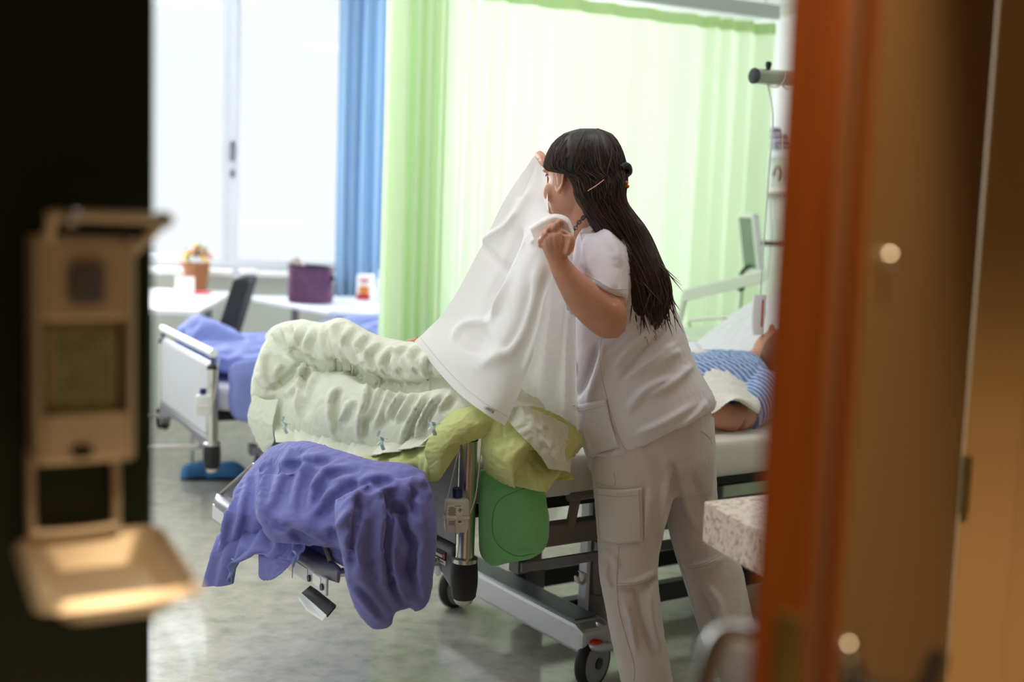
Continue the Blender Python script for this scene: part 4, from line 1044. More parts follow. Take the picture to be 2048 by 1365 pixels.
# gathered lip around the left hand
lip = patch([[(1056, 455, 2.93), (1085, 436, 2.92), (1110, 428, 2.91), (1136, 436, 2.925), (1148, 462, 2.945)], [(1062, 462, 2.90), (1088, 446, 2.885), (1112, 438, 2.875), (1134, 448, 2.88), (1146, 476, 2.90)], [(1075, 500, 2.93), (1095, 480, 2.93), (1112, 470, 2.93), (1128, 474, 2.93), (1142, 492, 2.93)]], 24, 30)
o = MB().grid(lip).build('gathered_edge', M['sheet'], sht, sharp=0); crumple(o, -0.03, 2, 0.5, sub=1)

# ------------------------------------------------------------------ the nurse
def nrm(v): v = np.asarray(v, float); return v / np.linalg.norm(v)
hf = nrm((-0.78, 0.62, -0.10)); hu0 = nrm((-0.12, 0.05, 1.0)); hl = nrm(np.cross(hu0, hf)); hu = np.cross(hf, hl)
HC = W(1163, 349, 3.10)
def HD(f, l, h): return HC + hf * f + hl * l + hu * (h - 0.115)
body = MB()
prof = [(0.004, 0.070, 0.030, 0.020), (0.012, 0.088, 0.0, 0.036), (0.03, 0.094, -0.04, 0.050), (0.05, 0.095, -0.06, 0.058), (0.07, 0.094, -0.075, 0.064), (0.09, 0.093, -0.085, 0.068), (0.115, 0.087, -0.095, 0.071), (0.135, 0.092, -0.099, 0.074), (0.16, 0.090, -0.098, 0.074), (0.185, 0.076, -0.088, 0.066), (0.207, 0.050, -0.062, 0.048), (0.220, 0.018, -0.028, 0.022)]
G = []
for h, fr, bk_, hw in prof:
    an = np.linspace(0, 2 * PI, 32, endpoint=False); q = []
    for x in an:
        c, s = math.cos(x), math.sin(x)
        q.append(HD((fr + bk_) / 2 + (fr - bk_) / 2 * c, hw * math.copysign(abs(s) ** 0.85, s), h))
    G.append(q)
body.rings(catmull(np.array(G), 30))
body.tube([HD(0.088, 0, 0.118), HD(0.094, 0, 0.100), HD(0.102, 0, 0.085), HD(0.098, 0, 0.074)], [0.005, 0.0065, 0.0080, 0.006], 12, res=16)      # nose
body.ell(HD(0.094, 0.0, 0.052), hf * 0.010, hl * 0.024, hu * 0.006, 16, 8); body.ell(HD(0.093, 0, 0.042), hf * 0.010, hl * 0.022, hu * 0.006, 16, 8)   # lips
body.ell(HD(0.084, 0.0, 0.016), hf * 0.014, hl * 0.018, hu * 0.014, 16, 8)                                                                        # chin
for s in (-1, 1):
    body.ell(HD(0.072, s * 0.040, 0.075), hf * 0.020, hl * 0.022, hu * 0.024, 16, 10)       # cheek
    body.ell(HD(0.078, s * 0.032, 0.132), hf * 0.014, hl * 0.024, hu * 0.008, 16, 8)        # brow
    ec = HD(0.010, s * 0.073, 0.104)
    ear = [ec + hf * (0.017 * math.cos(x) - 0.006 * math.sin(x)) + hu * 0.030 * math.sin(x) + hl * s * (0.010 - 0.007 * math.cos(x)) for x in np.linspace(0.3, 2 * PI - 0.5, 16)]
    body.tube(ear, [0.0042] * 16, 8)
    body.ell(ec + hl * s * 0.004, hf * 0.014, hl * 0.006, hu * 0.026, 14, 8)
    body.ell(ec - hu * 0.030 + hl * s * 0.008 + hf * 0.006, hf * 0.008, hl * 0.006, hu * 0.009, 12, 8)
body.tube([HD(-0.03, 0, 0.085), HD(-0.035, 0, 0.03), W(1172, 440, 3.13), W(1190, 475, 3.15)], [0.052, 0.053, 0.058, 0.075], 20, res=20)
# trunk and legs (under the clothes)
body.rings(loft([((1165, 440), (1225, 430), 3.15, 0.07), ((1160, 475), (1270, 470), 3.15, 0.15), ((1150, 540), (1305, 540), 3.15, 0.15), ((1152, 640), (1330, 630), 3.16, 0.13), ((1160, 740), (1365, 690), 3.17, 0.13), ((1175, 850), (1400, 780), 3.18, 0.15), ((1195, 930), (1400, 870), 3.18, 0.14), ((1230, 985), (1390, 950), 3.18, 0.10)], 28, 40))
body.tube([W(1262, 930, 3.08), W(1262, 1130, 3.06), W(1285, 1300, 3.08), W(1302, 1452, 3.08)], [0.075, 0.055, 0.045, 0.035], 14, res=24)
body.tube([W(1375, 900, 3.26), W(1400, 1100, 3.26), W(1450, 1270, 3.22), W(1515, 1420, 3.20)], [0.075, 0.055, 0.045, 0.035], 14, res=24)
# left arm: shoulder, elbow near the viewer, forearm up to the fist
body.tube([W(1205, 485, 3.08), W(1210, 550, 3.0), W(1214, 620, 2.945)], [0.058, 0.052, 0.046], 18, res=16)
body.rings(loft([((1236, 676), (1250, 662), 2.945, 0.008), ((1220, 678), (1254, 645), 2.94, 0.028), ((1200, 675), (1253, 622), 2.93, 0.041), ((1172, 655), (1238, 598), 2.918, 0.045), ((1138, 618), (1205, 574), 2.905, 0.041), ((1118, 580), (1168, 549), 2.895, 0.034), ((1104, 548), (1146, 528), 2.885, 0.026), ((1098, 530), (1135, 513), 2.88, 0.022), ((1090, 512), (1138, 496), 2.875, 0.021), ((1083, 494), (1138, 478), 2.872, 0.020), ((1083, 478), (1130, 462), 2.872, 0.017), ((1094, 464), (1120, 454), 2.876, 0.010)], 22, 60))
for pts in ([(1106, 462, 2.866), (1116, 447, 2.868), (1124, 446, 2.89), (1126, 458, 2.915), (1120, 468, 2.925)], [(1094, 470, 2.866), (1101, 454, 2.872), (1111, 450, 2.90), (1114, 462, 2.93), (1110, 474, 2.935)],
            [(1087, 480, 2.868), (1089, 466, 2.876), (1098, 460, 2.905), (1102, 472, 2.935), (1100, 484, 2.94)], [(1083, 494, 2.872), (1081, 481, 2.88), (1087, 474, 2.905), (1092, 484, 2.93), (1092, 494, 2.935)]):
    body.tube([W(*p) for p in pts], [0.0092, 0.0088, 0.0084, 0.0078, 0.0068], 10, res=20)
body.tube([W(1130, 506, 2.868), W(1140, 490, 2.862), W(1139, 476, 2.864), W(1130, 468, 2.874), W(1122, 466, 2.884)], [0.014, 0.0125, 0.0108, 0.0095, 0.0075], 10, res=20)
# right arm reaching up behind the sheet
body.tube([W(1200, 488, 3.27), W(1150, 470, 3.38), W(1118, 452, 3.44)], [0.055, 0.048, 0.042], 16, res=14)
body.tube([W(1118, 452, 3.44), W(1100, 400, 3.38), W(1090, 345, 3.30)], [0.042, 0.036, 0.024], 16, res=14)
body.tube([W(1090, 350, 3.31), W(1084, 332, 3.285), W(1080, 322, 3.275)], [0.024, 0.032, 0.026], 14, res=10, flat=0.6)
for k, pts in enumerate(([(1080, 326, 3.27), (1074, 314, 3.26), (1080, 308, 3.235), (1088, 314, 3.215)], [(1084, 328, 3.26), (1079, 318, 3.245), (1084, 313, 3.22), (1090, 319, 3.205)], [(1086, 334, 3.26), (1082, 326, 3.24), (1086, 321, 3.215), (1091, 327, 3.20)], [(1088, 340, 3.26), (1086, 334, 3.24), (1089, 330, 3.215), (1092, 335, 3.205)])):
    body.tube([W(*p) for p in pts], [0.010, 0.0095, 0.009, 0.0075], 10, res=16)
nb_ = remesh(body, 0.0037, 3)
cHd = cv(1060, 400, 4.55)
sculpt(nb_, [([(282, 195), (288, 240), (300, 290), (375, 318)], 2.5, -0.007), ([(150, 285), (200, 300), (262, 290)], 3, -0.0025), ([(180, 300), (180, 400), (200, 480)], 3, 0.0022), ([(135, 330), (150, 420), (175, 500)], 3, 0.0022), ([(225, 260), (230, 360), (240, 450)], 3, 0.002), ([(105, 360), (130, 330), (150, 290)], 3, 0.003),
              ([(96, 400), (110, 380)], 3, -0.003), ([(120, 335), (140, 345)], 3, -0.003), ([(165, 275), (185, 300)], 3, -0.003), ([(330, 320), (370, 360), (330, 510)], 3.5, 0.004), ([(290, 300), (310, 400), (300, 500)], 4, -0.003), ([(740, 870), (760, 900), (770, 960)], 5, -0.004)], cHd)
nurse = nb_.build('person', M['skin'], base=W(1380, 1440, 3.15) * np.array([1, 1, 0]), sharp=0)
prop(nurse, 'woman in white uniform with long dark hair leaning over the bed holding a sheet', 'person')
for s in (-1, 1):
    MB().ell(HD(0.069, s * 0.032, 0.117), hf * 0.0105, hl * 0.0105, hu * 0.0105, 16, 10).build('eye', M['white'], nurse)
    MB().ell(HD(0.0788, s * 0.032, 0.117), hf * 0.002, hl * 0.005, hu * 0.005, 12, 8).build('iris', M['black'], nurse)
    MB().tube([HD(0.083, s * 0.022, 0.121), HD(0.086, s * 0.034, 0.123), HD(0.079, s * 0.046, 0.118)], 0.0016, 6, res=10).build('eyelash', M['black'], nurse)

# tunic
M['tunic'] = cloth_mat('white_tunic_cloth', rgb(234, 229, 238), 0.10, bump=0.2, bscale=500, wr=0.12)
tun = MB()
tun.rings(loft([((1180, 948), (1430, 820), 3.17, 0.185), ((1172, 915), (1430, 800), 3.17, 0.19), ((1160, 875), (1422, 782), 3.17, 0.19), ((1148, 820), (1402, 748), 3.17, 0.18), ((1142, 760), (1382, 705), 3.165, 0.17), ((1138, 690), (1366, 655), 3.16, 0.165),
                ((1136, 620), (1346, 605), 3.155, 0.165), ((1140, 550), (1326, 548), 3.15, 0.17), ((1148, 495), (1300, 500), 3.15, 0.175), ((1152, 468), (1268, 465), 3.15, 0.155), ((1156, 448), (1232, 436), 3.145, 0.10), ((1162, 438), (1215, 425), 3.14, 0.065)], 48, 70))
def ringv(C, A, Bv, n=28): return [C + A * math.cos(x) + Bv * math.sin(x) for x in np.linspace(0, 2 * PI, n, endpoint=False)]
slv = [ringv(W(1200, 448, 3.11), W(1235, 440, 3.11) - W(1200, 448, 3.11), W(1200, 446, 3.06) - W(1200, 448, 3.11)),
       ringv(W(1204, 478, 3.07), W(1256, 478, 3.07) - W(1204, 478, 3.07), W(1204, 470, 2.98) - W(1204, 478, 3.07)),
       ringv(W(1204, 520, 3.03), W(1262, 528, 3.03) - W(1204, 520, 3.03), W(1208, 502, 2.94) - W(1204, 520, 3.03)),
       ringv(W(1198, 565, 2.99), W(1259, 572, 3.00) - W(1198, 565, 2.99), W(1206, 540, 2.905) - W(1198, 565, 2.99)),
       ringv(W(1193, 602, 2.965), W(1254, 606, 2.98) - W(1193, 602, 2.965), W(1206, 566, 2.885) - W(1193, 602, 2.965)),
       ringv(W(1192, 610, 2.962), W(1253, 613, 2.977) - W(1192, 610, 2.962), W(1206, 573, 2.882) - W(1192, 610, 2.962))]
tun.rings(catmull(np.array(slv), 26))
tun.rings(loft([((1160, 465), (1240, 455), 3.22, 0.07), ((1140, 480), (1215, 520), 3.30, 0.075), ((1115, 470), (1180, 520), 3.38, 0.065)], 20, 14))
tv = remesh(tun, 0.0095, 1)
cN = cv(800, 230, 2.1); cL = cv(1100, 650, 1.91)
tf1 = [(p_, w_ * 0.8, a_ * 1.9) for p_, w_, a_ in [([(870, 470), (760, 500), (735, 640)], 7, -0.014), ([(830, 440), (880, 520), (930, 640)], 12, 0.008), ([(790, 690), (850, 720), (940, 760)], 6, 0.008), ([(760, 640), (800, 690), (850, 730)], 6, -0.008),
            ([(1080, 860), (980, 960), (900, 1060)], 8, 0.010), ([(1120, 900), (1010, 1000), (930, 1110)], 8, -0.009), ([(1160, 960), (1060, 1030), (960, 1100)], 8, 0.009), ([(1000, 870), (920, 960), (860, 1020)], 8, 0.008), ([(960, 900), (880, 990)], 8, -0.008),
            ([(860, 960), (830, 1080), (790, 1200)], 8, 0.012), ([(830, 960), (790, 1080), (740, 1190)], 8, -0.012), ([(1230, 1050), (1150, 1120), (1050, 1180)], 9, 0.008), ([(1000, 780), (1030, 860), (1040, 950)], 9, 0.006), ([(1100, 780), (1070, 860), (1020, 920)], 7, -0.008)]]
sculpt(tv, [(p_, w_, a_ * 0.7) for p_, w_, a_ in tf1], cN)
tf2 = [(p_, w_ * 0.8, a_ * 1.9) for p_, w_, a_ in [([(300, 330), (360, 250), (470, 200)], 12, 0.008), ([(320, 420), (420, 380), (560, 300)], 10, 0.006), ([(240, 420), (270, 470), (290, 520)], 8, 0.006), ([(480, 400), (560, 340), (600, 290)], 9, 0.008), ([(140, 480), (220, 500), (280, 480)], 8, 0.006), ([(390, 170), (450, 120), (500, 100)], 9, 0.008), ([(95, 330), (130, 420), (160, 500)], 8, 0.010)]]
sculpt(tv, [(p_, w_, a_ * 0.7) for p_, w_, a_ in tf2], cL)
tunic = tv.build('tunic', M['tunic'], nurse, sharp=0); crumple(tunic, -0.02, 1.5, 0.5, sub=1)

# trousers
M['trous'] = cloth_mat('white_trouser_cloth', rgb(216, 204, 203), 0.05, bump=0.2, bscale=500, wr=0.15)
tr = MB()
tr.rings(loft([((1175, 905), (1420, 810), 3.17, 0.17), ((1180, 935), (1428, 870), 3.17, 0.172), ((1190, 975), (1430, 930), 3.17, 0.16), ((1205, 1010), (1425, 985), 3.17, 0.10)], 36, 16))
tr.rings(loft([((1185, 900), (1345, 880), 3.10, 0.10), ((1184, 950), (1348, 930), 3.09, 0.105), ((1190, 1020), (1344, 1005), 3.08, 0.10), ((1195, 1090), (1325, 1075), 3.07, 0.09), ((1198, 1150), (1316, 1145), 3.06, 0.082), ((1210, 1215), (1322, 1210), 3.06, 0.076), ((1222, 1280), (1330, 1275), 3.07, 0.074), ((1236, 1340), (1342, 1340), 3.07, 0.074), ((1248, 1400), (1352, 1400), 3.075, 0.074), ((1255, 1450), (1358, 1450), 3.08, 0.074)], 30, 60))
tr.rings(loft([((1300, 880), (1428, 830), 3.24, 0.10), ((1320, 940), (1432, 905), 3.24, 0.105), ((1328, 1000), (1434, 985), 3.24, 0.10), ((1336, 1055), (1440, 1045), 3.24, 0.09), ((1350, 1110), (1462, 1090), 3.24, 0.082), ((1368, 1165), (1484, 1135), 3.23, 0.078), ((1386, 1225), (1496, 1190), 3.22, 0.074), ((1410, 1295), (1512, 1255), 3.21, 0.072), ((1440, 1360), (1540, 1320), 3.20, 0.072), ((1470, 1425), (1570, 1390), 3.20, 0.072)], 30, 60))
trv = remesh(tr, 0.0105, 3)
tf3 = [(p_, w_ * 0.85, a_ * 1.7) for p_, w_, a_ in [([(470, 520), (480, 580), (440, 700)], 8, -0.016), ([(450, 560), (430, 720), (420, 860)], 9, 0.008), ([(205, 860), (240, 890), (265, 930)], 7, 0.007), ([(270, 990), (340, 980), (400, 950)], 6, 0.007), ([(270, 1010), (340, 1010), (420, 960)], 9, -0.007), ([(330, 1000), (350, 1120), (400, 1260)], 9, -0.007), ([(380, 1000), (390, 1120), (420, 1250)], 9, 0.008),
             ([(290, 1060), (310, 1140), (330, 1250)], 8, 0.006), ([(560, 800), (640, 830), (700, 800)], 8, -0.008), ([(520, 920), (600, 915), (660, 890)], 7, 0.008), ([(600, 1000), (640, 1060), (660, 1150)], 10, 0.008), ([(570, 1010), (610, 1100), (640, 1200)], 9, -0.007), ([(500, 600), (520, 700), (560, 780)], 9, 0.008), ([(540, 560), (580, 660), (600, 760)], 9, -0.008),
             ([(220, 900), (215, 960), (240, 1010)], 7, 0.008), ([(380, 620), (370, 740), (360, 850)], 10, 0.006)]]
sculpt(trv, [(p_, w_, a_ * 0.7) for p_, w_, a_ in tf3], cL)
trous = trv.build('trousers', M['trous'], nurse, sharp=0); crumple(trous, -0.025, 2.0, 0.45, stretch=[((1, 0, 0), 0.03)], sub=1)
# white clogs
M['clog'] = mat('white_clog', rgb(230, 228, 226), 0.5)
for (px, py, d, dirv) in ((1300, 1470, 3.08, (-0.80, 0.6, 0)), (1520, 1440, 3.20, (-0.75, 0.66, 0))):
    c = W(px, py, d); c[2] = 0.0; fd = nrm(dirv); sd = np.cross(UP, fd); G = []
    for q, wd, ht in ((-0.075, 0.022, 0.04), (-0.06, 0.034, 0.065), (0.0, 0.036, 0.075), (0.06, 0.042, 0.07), (0.12, 0.044, 0.055), (0.165, 0.034, 0.04), (0.185, 0.014, 0.02)):
        G.append([c + fd * q + sd * wd * math.copysign(abs(math.cos(x)) ** 0.8, math.cos(x)) + UP * (ht / 2 + ht / 2 * math.copysign(abs(math.sin(x)) ** 0.7, math.sin(x))) for x in np.linspace(0, 2 * PI, 18, endpoint=False)])
    MB().rings(catmull(np.array(G), 20)).build('shoe', M['clog'], nurse)

# hair
M['hair'] = mat('dark_brown_hair', rgb(40, 27, 23), 0.5, bump=0.5, bscale=90, spec=0.5)
M['hair2'] = mat('brown_hair_strand', rgb(70, 46, 34), 0.45, spec=0.5)
hair_rows = [((1160, 257), (1196, 257), 3.09, 0.03), ((1130, 267), (1222, 268), 3.088, 0.064, 0.95), ((1106, 288), (1238, 292), 3.085, 0.083, 0.9), ((1094, 315), (1247, 318), 3.083, 0.090, 0.85), ((1093, 339), (1251, 342), 3.08, 0.092, 0.82), ((1130, 350), (1252, 362), 3.076, 0.092, 0.72), ((1144, 372), (1249, 385), 3.072, 0.092, 0.68), ((1150, 395), (1252, 405), 3.07, 0.088, 0.68),
             ((1164, 420), (1266, 425), 3.06, 0.076, 0.75), ((1182, 450), (1286, 450), 3.045, 0.062, 0.85), ((1206, 488), (1304, 480), 3.035, 0.052), ((1232, 530), (1322, 522), 3.02, 0.048), ((1250, 572), (1338, 558), 3.01, 0.044), ((1258, 606), (1343, 588), 3.01, 0.038), ((1268, 630), (1340, 612), 3.01, 0.028), ((1296, 650), (1326, 640), 3.01, 0.008)]
HG = loft(hair_rows, 40, 90)
hb_ = MB().rings(HG)
cH = cv(1040, 230, 3.033)
hv = remesh(hb_, 0.008, 2)
sculpt(hv, [([(630, 420), (700, 520), (760, 650), (830, 800)], 6, -0.010), ([(560, 520), (620, 680), (680, 900)], 6, -0.010), ([(640, 640), (720, 800), (780, 1000), (800, 1150)], 6, -0.012), ([(600, 380), (500, 400), (410, 460)], 5, -0.006), ([(700, 600), (780, 780), (840, 950)], 6, 0.010), ([(420, 350), (520, 380), (620, 340)], 8, -0.008), ([(250, 110), (200, 200), (190, 300)], 5, -0.006), ([(330, 90), (300, 200), (330, 300)], 6, 0.005), ([(620, 330), (645, 345), (630, 380)], 7, 0.012)], cH)
hair = hv.build('hair', M['hair'], nurse, sharp=0)
st = MB(); nr_, nc_ = HG.shape[:2]; cen = HG.mean(1, keepdims=True)
for k in range(900):
    a0 = rng.random() * nc_; j0 = int(rng.integers(0, 40)) if rng.random() < 0.55 else int(rng.integers(30, 70)); ln = int(rng.integers(18, 46)); j1 = min(nr_ - 1, j0 + ln); sp = rng.normal(0, 2.2); lift = 1.015 + 0.035 * rng.random(); pts = []
    for j in range(j0, j1 + 1, 3):
        t = (j - j0) / max(1, j1 - j0); x = (a0 + sp * t) % nc_; i = int(x); fr_ = x - i
        p = HG[j, i % nc_] * (1 - fr_) + HG[j, (i + 1) % nc_] * fr_
        pts.append(cen[j, 0] + (p - cen[j, 0]) * (lift if 0.1 < t < 0.9 else 1.0))
    if len(pts) < 4: continue
    if j1 > nr_ - 12: pts.append(pts[-1] + (pts[-1] - pts[-2]) * (0.5 + rng.random()) + UP * 0.0)
    m_ = len(pts); st.tube(pts, [0.0003 + 0.0007 * math.sin(PI * (q + 0.5) / m_) for q in range(m_)], 4, mi=int(rng.random() < 0.4))
for k in range(110):      # loose ends at the tips
    j = int(rng.integers(66, 88)); i = int(rng.integers(0, nc_)); p = HG[j, i]; dv_ = (HG[min(j + 1, nr_ - 1)].mean(0) - HG[j - 3].mean(0)); dv_ = dv_ / np.linalg.norm(dv_)
    side = rng.normal(0, 0.012, 3); st.tube([p, p + dv_ * 0.025 + side * 0.5, p + dv_ * 0.055 + side * 1.3], [0.0020, 0.0015, 0.0003], 4, mi=int(rng.random() < 0.6))
so2 = st.build('hair_strands', [M['hair'], M['hair2']], hair); so2['kind'] = 'stuff'
# claw clip, orange beads, hair pin
MB().tube([W(1242, 336, 3.02), W(1253, 332, 3.03), W(1258, 344, 3.04), W(1250, 353, 3.03)], [0.007, 0.010, 0.009, 0.006], 8, res=14).build('hair_clip', M['black'], hair)
M['bead'] = mat('orange_bead', rgb(206, 92, 20), 0.25)
for px, py in ((1253, 366), (1255, 373), (1249, 372)): MB().ell(W(px, py, 3.015), (0.005, 0, 0), (0, 0.005, 0), (0, 0, 0.005), 10, 6).build('bead', M['bead'], hair)
MB().tube([W(1176, 382, 2.978), W(1192, 372, 2.976), W(1208, 360, 2.978)], 0.0014, 6).build('hair_pin', mat('bronze_pin', rgb(190, 150, 130), 0.25, 0.9), hair)
# chain necklace
nk = [W(*p) for p in ((1148, 462, 3.055), (1154, 450, 3.04), (1162, 440, 3.03), (1170, 432, 3.03), (1178, 424, 3.035), (1185, 416, 3.045))]
NP = catmull(np.array(nk), 11); neck = MB().tube(nk, 0.0012, 6, res=20).build('necklace', mat('dark_metal_chain', rgb(96, 88, 84), 0.35, 0.8), nurse)
for k in range(11):
    t_ = nrm(NP[min(k + 1, 10)] - NP[max(k - 1, 0)]); o1 = nrm(np.cross(t_, (0, 1, 0.3))) if k % 2 else nrm(np.cross(t_, np.cross(t_, (0, 1, 0.3))))
    MB().tube([NP[k] + t_ * 0.0065 * math.cos(x) + o1 * 0.0045 * math.sin(x) for x in np.linspace(0, 2 * PI, 13)], 0.0016, 6).build('link', neck.data.materials[0], neck)

settle(20)
resculpt(do, folds, cA, 0.8, 0.55); resculpt(vo, [(p_, w_, a_ * (0.3 if a_ < -0.02 else 0.8)) for p_, w_, a_ in fv], cB, 0.7, 0.6); resculpt(so_, sheet_folds, cS, 0.8, 0.8)
resculpt(tunic, tf1[4:], cN, 0.7, 0.4); resculpt(tunic, tf2, cL, 0.7, 0.4); resculpt(trous, tf3[1:], cL, 0.7, 0.5)

# ------------------------------------------------------------------ sewn details laid on the settled cloth
from mathutils.bvhtree import BVHTree
def bvh(o):
    dg = bpy.context.evaluated_depsgraph_get(); ev = o.evaluated_get(dg); me = ev.to_mesh(); mw = np.array(ORG[o.name])
    t = BVHTree.FromPolygons([tuple(np.array(v.co) + mw) for v in me.vertices], [tuple(p.vertices) for p in me.polygons]); ev.to_mesh_clear(); return t
bpy.context.view_layer.update()
def hit(t, px, py, lift=0.001):
    v = ray(px, py); v = v / np.linalg.norm(v); r_ = t.ray_cast(Vector(CAM0), Vector(v))
    if r_[0] is None: return None
    return np.array(r_[0]) - v * lift
def seam(t, pts, name, m, parent, r=0.0009, n=40, lift=0.0006):
    q = catmull(np.array(pts, float), n) if len(pts) > 2 else np.linspace(pts[0], pts[1], n)
    P = [hit(t, x, y, lift) for x, y in q]; P = [p for p in P if p is not None]
    P = [p for k, p in enumerate(P) if k == 0 or np.linalg.norm(p - P[k - 1]) < 0.05]
    if len(P) > 3: return MB().tube(P, r, 5).build(name, m, parent)
def decal(t, rows, nr, nc, name, m, parent, lift=0.003, solid=0.002):
    q = catmull(np.array(rows, float), nr); q = np.swapaxes(catmull(np.swapaxes(q, 0, 1), nc), 0, 1)
    G = np.array([[hit(t, *p, lift) if hit(t, *p, lift) is not None else W(p[0], p[1], 3.0) for p in r] for r in q])
    return MB().grid(G).build(name, m, parent, solid=solid, sharp=0)
M['stitch'] = mat('stitching', rgb(214, 204, 208), 0.8); M['stitch2'] = mat('trouser_stitching', rgb(188, 175, 172), 0.8)
tT, tR = bvh(tunic), bvh(trous)
pk = decal(tT, [[(1147, 812), (1178, 806), (1212, 799)], [(1160, 862), (1188, 856), (1222, 848)], [(1174, 912), (1205, 904), (1238, 896)]], 16, 16, 'tunic_pocket', M['tunic'], tunic, 0.007, 0.003)
tp_ = bvh(pk)
seam(tp_, [(1150, 824), (1180, 818), (1213, 811)], 'pocket_stitch', M['stitch'], pk)
seam(tT, [(1206, 650), (1200, 720), (1212, 790), (1240, 880), (1256, 905)], 'side_seam', M['stitch'], tunic)
seam(tT, [(1186, 936), (1262, 914), (1340, 875), (1424, 812)], 'hem_stitch', M['stitch'], tunic)
seam(tT, [(1160, 466), (1168, 500), (1172, 540), (1160, 565)], 'armhole_seam', M['stitch'], tunic)
seam(tT, [(1156, 446), (1175, 450), (1200, 452), (1222, 442)], 'neck_seam', M['stitch'], tunic)
seam(tT, [(1168, 548), (1195, 562), (1225, 578), (1254, 578)], 'cuff_stitch', M['stitch'], tunic)
# name badge clipped to the chest
bq = hit(tT, 1149, 735, 0.006)
bd = MB().box(bq, np.array([0.2, -0.3, 0.0]) * 0.02, np.array([0.10, 0, -1.0]) * 0.022, np.array([0.8, 0.6, 0]) * 0.002).build('badge', M['chrome'], nurse, smooth=False, bevel=0.001)
MB().box(bq + np.array([-0.006, -0.006, 0.004]), np.array([0.2, -0.3, 0.0]) * 0.014, np.array([0.10, 0, -1.0]) * 0.015, np.array([0.8, 0.6, 0]) * 0.0022).build('badge_face', M['black'], bd, smooth=False)
cp_ = decal(tR, [[(1192, 976), (1238, 980), (1284, 976)], [(1196, 1030), (1240, 1034), (1285, 1028)], [(1200, 1082), (1242, 1088), (1286, 1084)]], 18, 16, 'cargo_pocket', M['trous'], trous, 0.006, 0.003)
tc_ = bvh(cp_)
seam(tc_, [(1195, 990), (1238, 994), (1282, 990)], 'pocket_stitch', M['stitch2'], cp_); seam(tc_, [(1278, 980), (1280, 1030), (1281, 1080)], 'pocket_stitch', M['stitch2'], cp_)
seam(tR, [(1190, 966), (1228, 972), (1228, 945)], 'seam', M['stitch2'], trous)
seam(tR, [(1238, 1094), (1234, 1160), (1238, 1220), (1254, 1280), (1268, 1330), (1268, 1362)], 'side_seam', M['stitch2'], trous)
for dy in (0, 5): seam(tR, [(1237, 1168 + dy), (1270, 1166 + dy), (1296, 1158 + dy), (1312, 1148 + dy)], 'knee_seam', M['stitch2'], trous)
for dy in (0, 5): seam(tR, [(1374, 1134 + dy), (1400, 1130 + dy), (1425, 1120 + dy), (1442, 1110 + dy)], 'knee_seam', M['stitch2'], trous)
seam(tR, [(1352, 1110), (1372, 1160), (1392, 1230), (1416, 1300)], 'inner_seam', M['stitch2'], trous)
seam(tR, [(1402, 862), (1418, 875), (1424, 890)], 'seam', M['stitch2'], trous)
tS = bvh(so_)
seam(tS, [(838, 672), (882, 726), (924, 770), (972, 808), (1016, 834)], 'hem_stitch', M['stitch'], so_, 0.0009, 60)
tag = decal(tS, [[(971, 812), (980, 817), (989, 822)], [(968, 817), (977, 822), (986, 828)]], 3, 5, 'laundry_tag', mat('grey_tag', rgb(176, 170, 178), 0.7), so_, 0.003, 0.001)
# lettering on the tag
def letters(txt, org, ex, ey, size, name, m, parent):
    cu = bpy.data.curves.new('txt', 'FONT'); cu.body = txt; cu.size = 1.0; cu.align_x = 'CENTER'; cu.align_y = 'CENTER'
    ob = bpy.data.objects.new('txt', cu); COL.objects.link(ob); bpy.context.view_layer.update()
    me = ob.evaluated_get(bpy.context.evaluated_depsgraph_get()).to_mesh(); mb = MB()
    mb.add([org + (v.co.x * ex + v.co.y * ey) * size for v in me.vertices], [tuple(p.vertices) for p in me.polygons]); bpy.data.objects.remove(ob)
    return mb.build(name, m, parent, smooth=False)
tt_ = bvh(tag); c0_, cx_, cy_ = hit(tt_, 978, 819, 0.0015), hit(tt_, 984, 822.5, 0.0015), hit(tt_, 979.5, 817, 0.0015)
if c0_ is not None and cx_ is not None and cy_ is not None:
    letters('LMT', c0_, nrm(cx_ - c0_), nrm(cy_ - c0_), 0.0085, 'tag_lettering', M['printd'], tag)

# ------------------------------------------------------------------ patient in the front bed
def stripe_mat():
    m, nt, p = new_mat('blue_striped_shirt_cloth')
    tc = nt.nodes.new('ShaderNodeTexCoord'); w_ = nt.nodes.new('ShaderNodeTexWave'); w_.inputs['Scale'].default_value = 14; w_.inputs['Distortion'].default_value = 0.5; w_.bands_direction = 'X'
    mp = nt.nodes.new('ShaderNodeMapping'); mp.inputs['Rotation'].default_value = (0, 0.35, -0.6)
    nt.links.new(tc.outputs['Object'], mp.inputs[0]); nt.links.new(mp.outputs[0], w_.inputs['Vector'])
    cr = nt.nodes.new('ShaderNodeValToRGB'); e = cr.color_ramp.elements; e[0].position = 0.35; e[0].color = rgb(92, 124, 186); e[1].position = 0.62; e[1].color = rgb(178, 192, 222)
    nt.links.new(w_.outputs[0], cr.inputs[0]); nt.links.new(cr.outputs[0], p.inputs['Base Color']); p.inputs['Roughness'].default_value = 0.85
    return m
M['shirt'] = stripe_mat()
def bl(rows, n=24, res=30, p=0.9):
    G = []
    for a, b, z, hb_, hz_ in rows:
        G.append([B(a, b + hb_ * math.copysign(abs(math.cos(x)) ** p, math.cos(x)), z + hz_ * math.copysign(abs(math.sin(x)) ** p, math.sin(x))) for x in np.linspace(0, 2 * PI, n, endpoint=False)])
    return catmull(np.array(G), res)
BO_keep = BO.copy(); BO = BO - BU * 0.085
pb = MB()
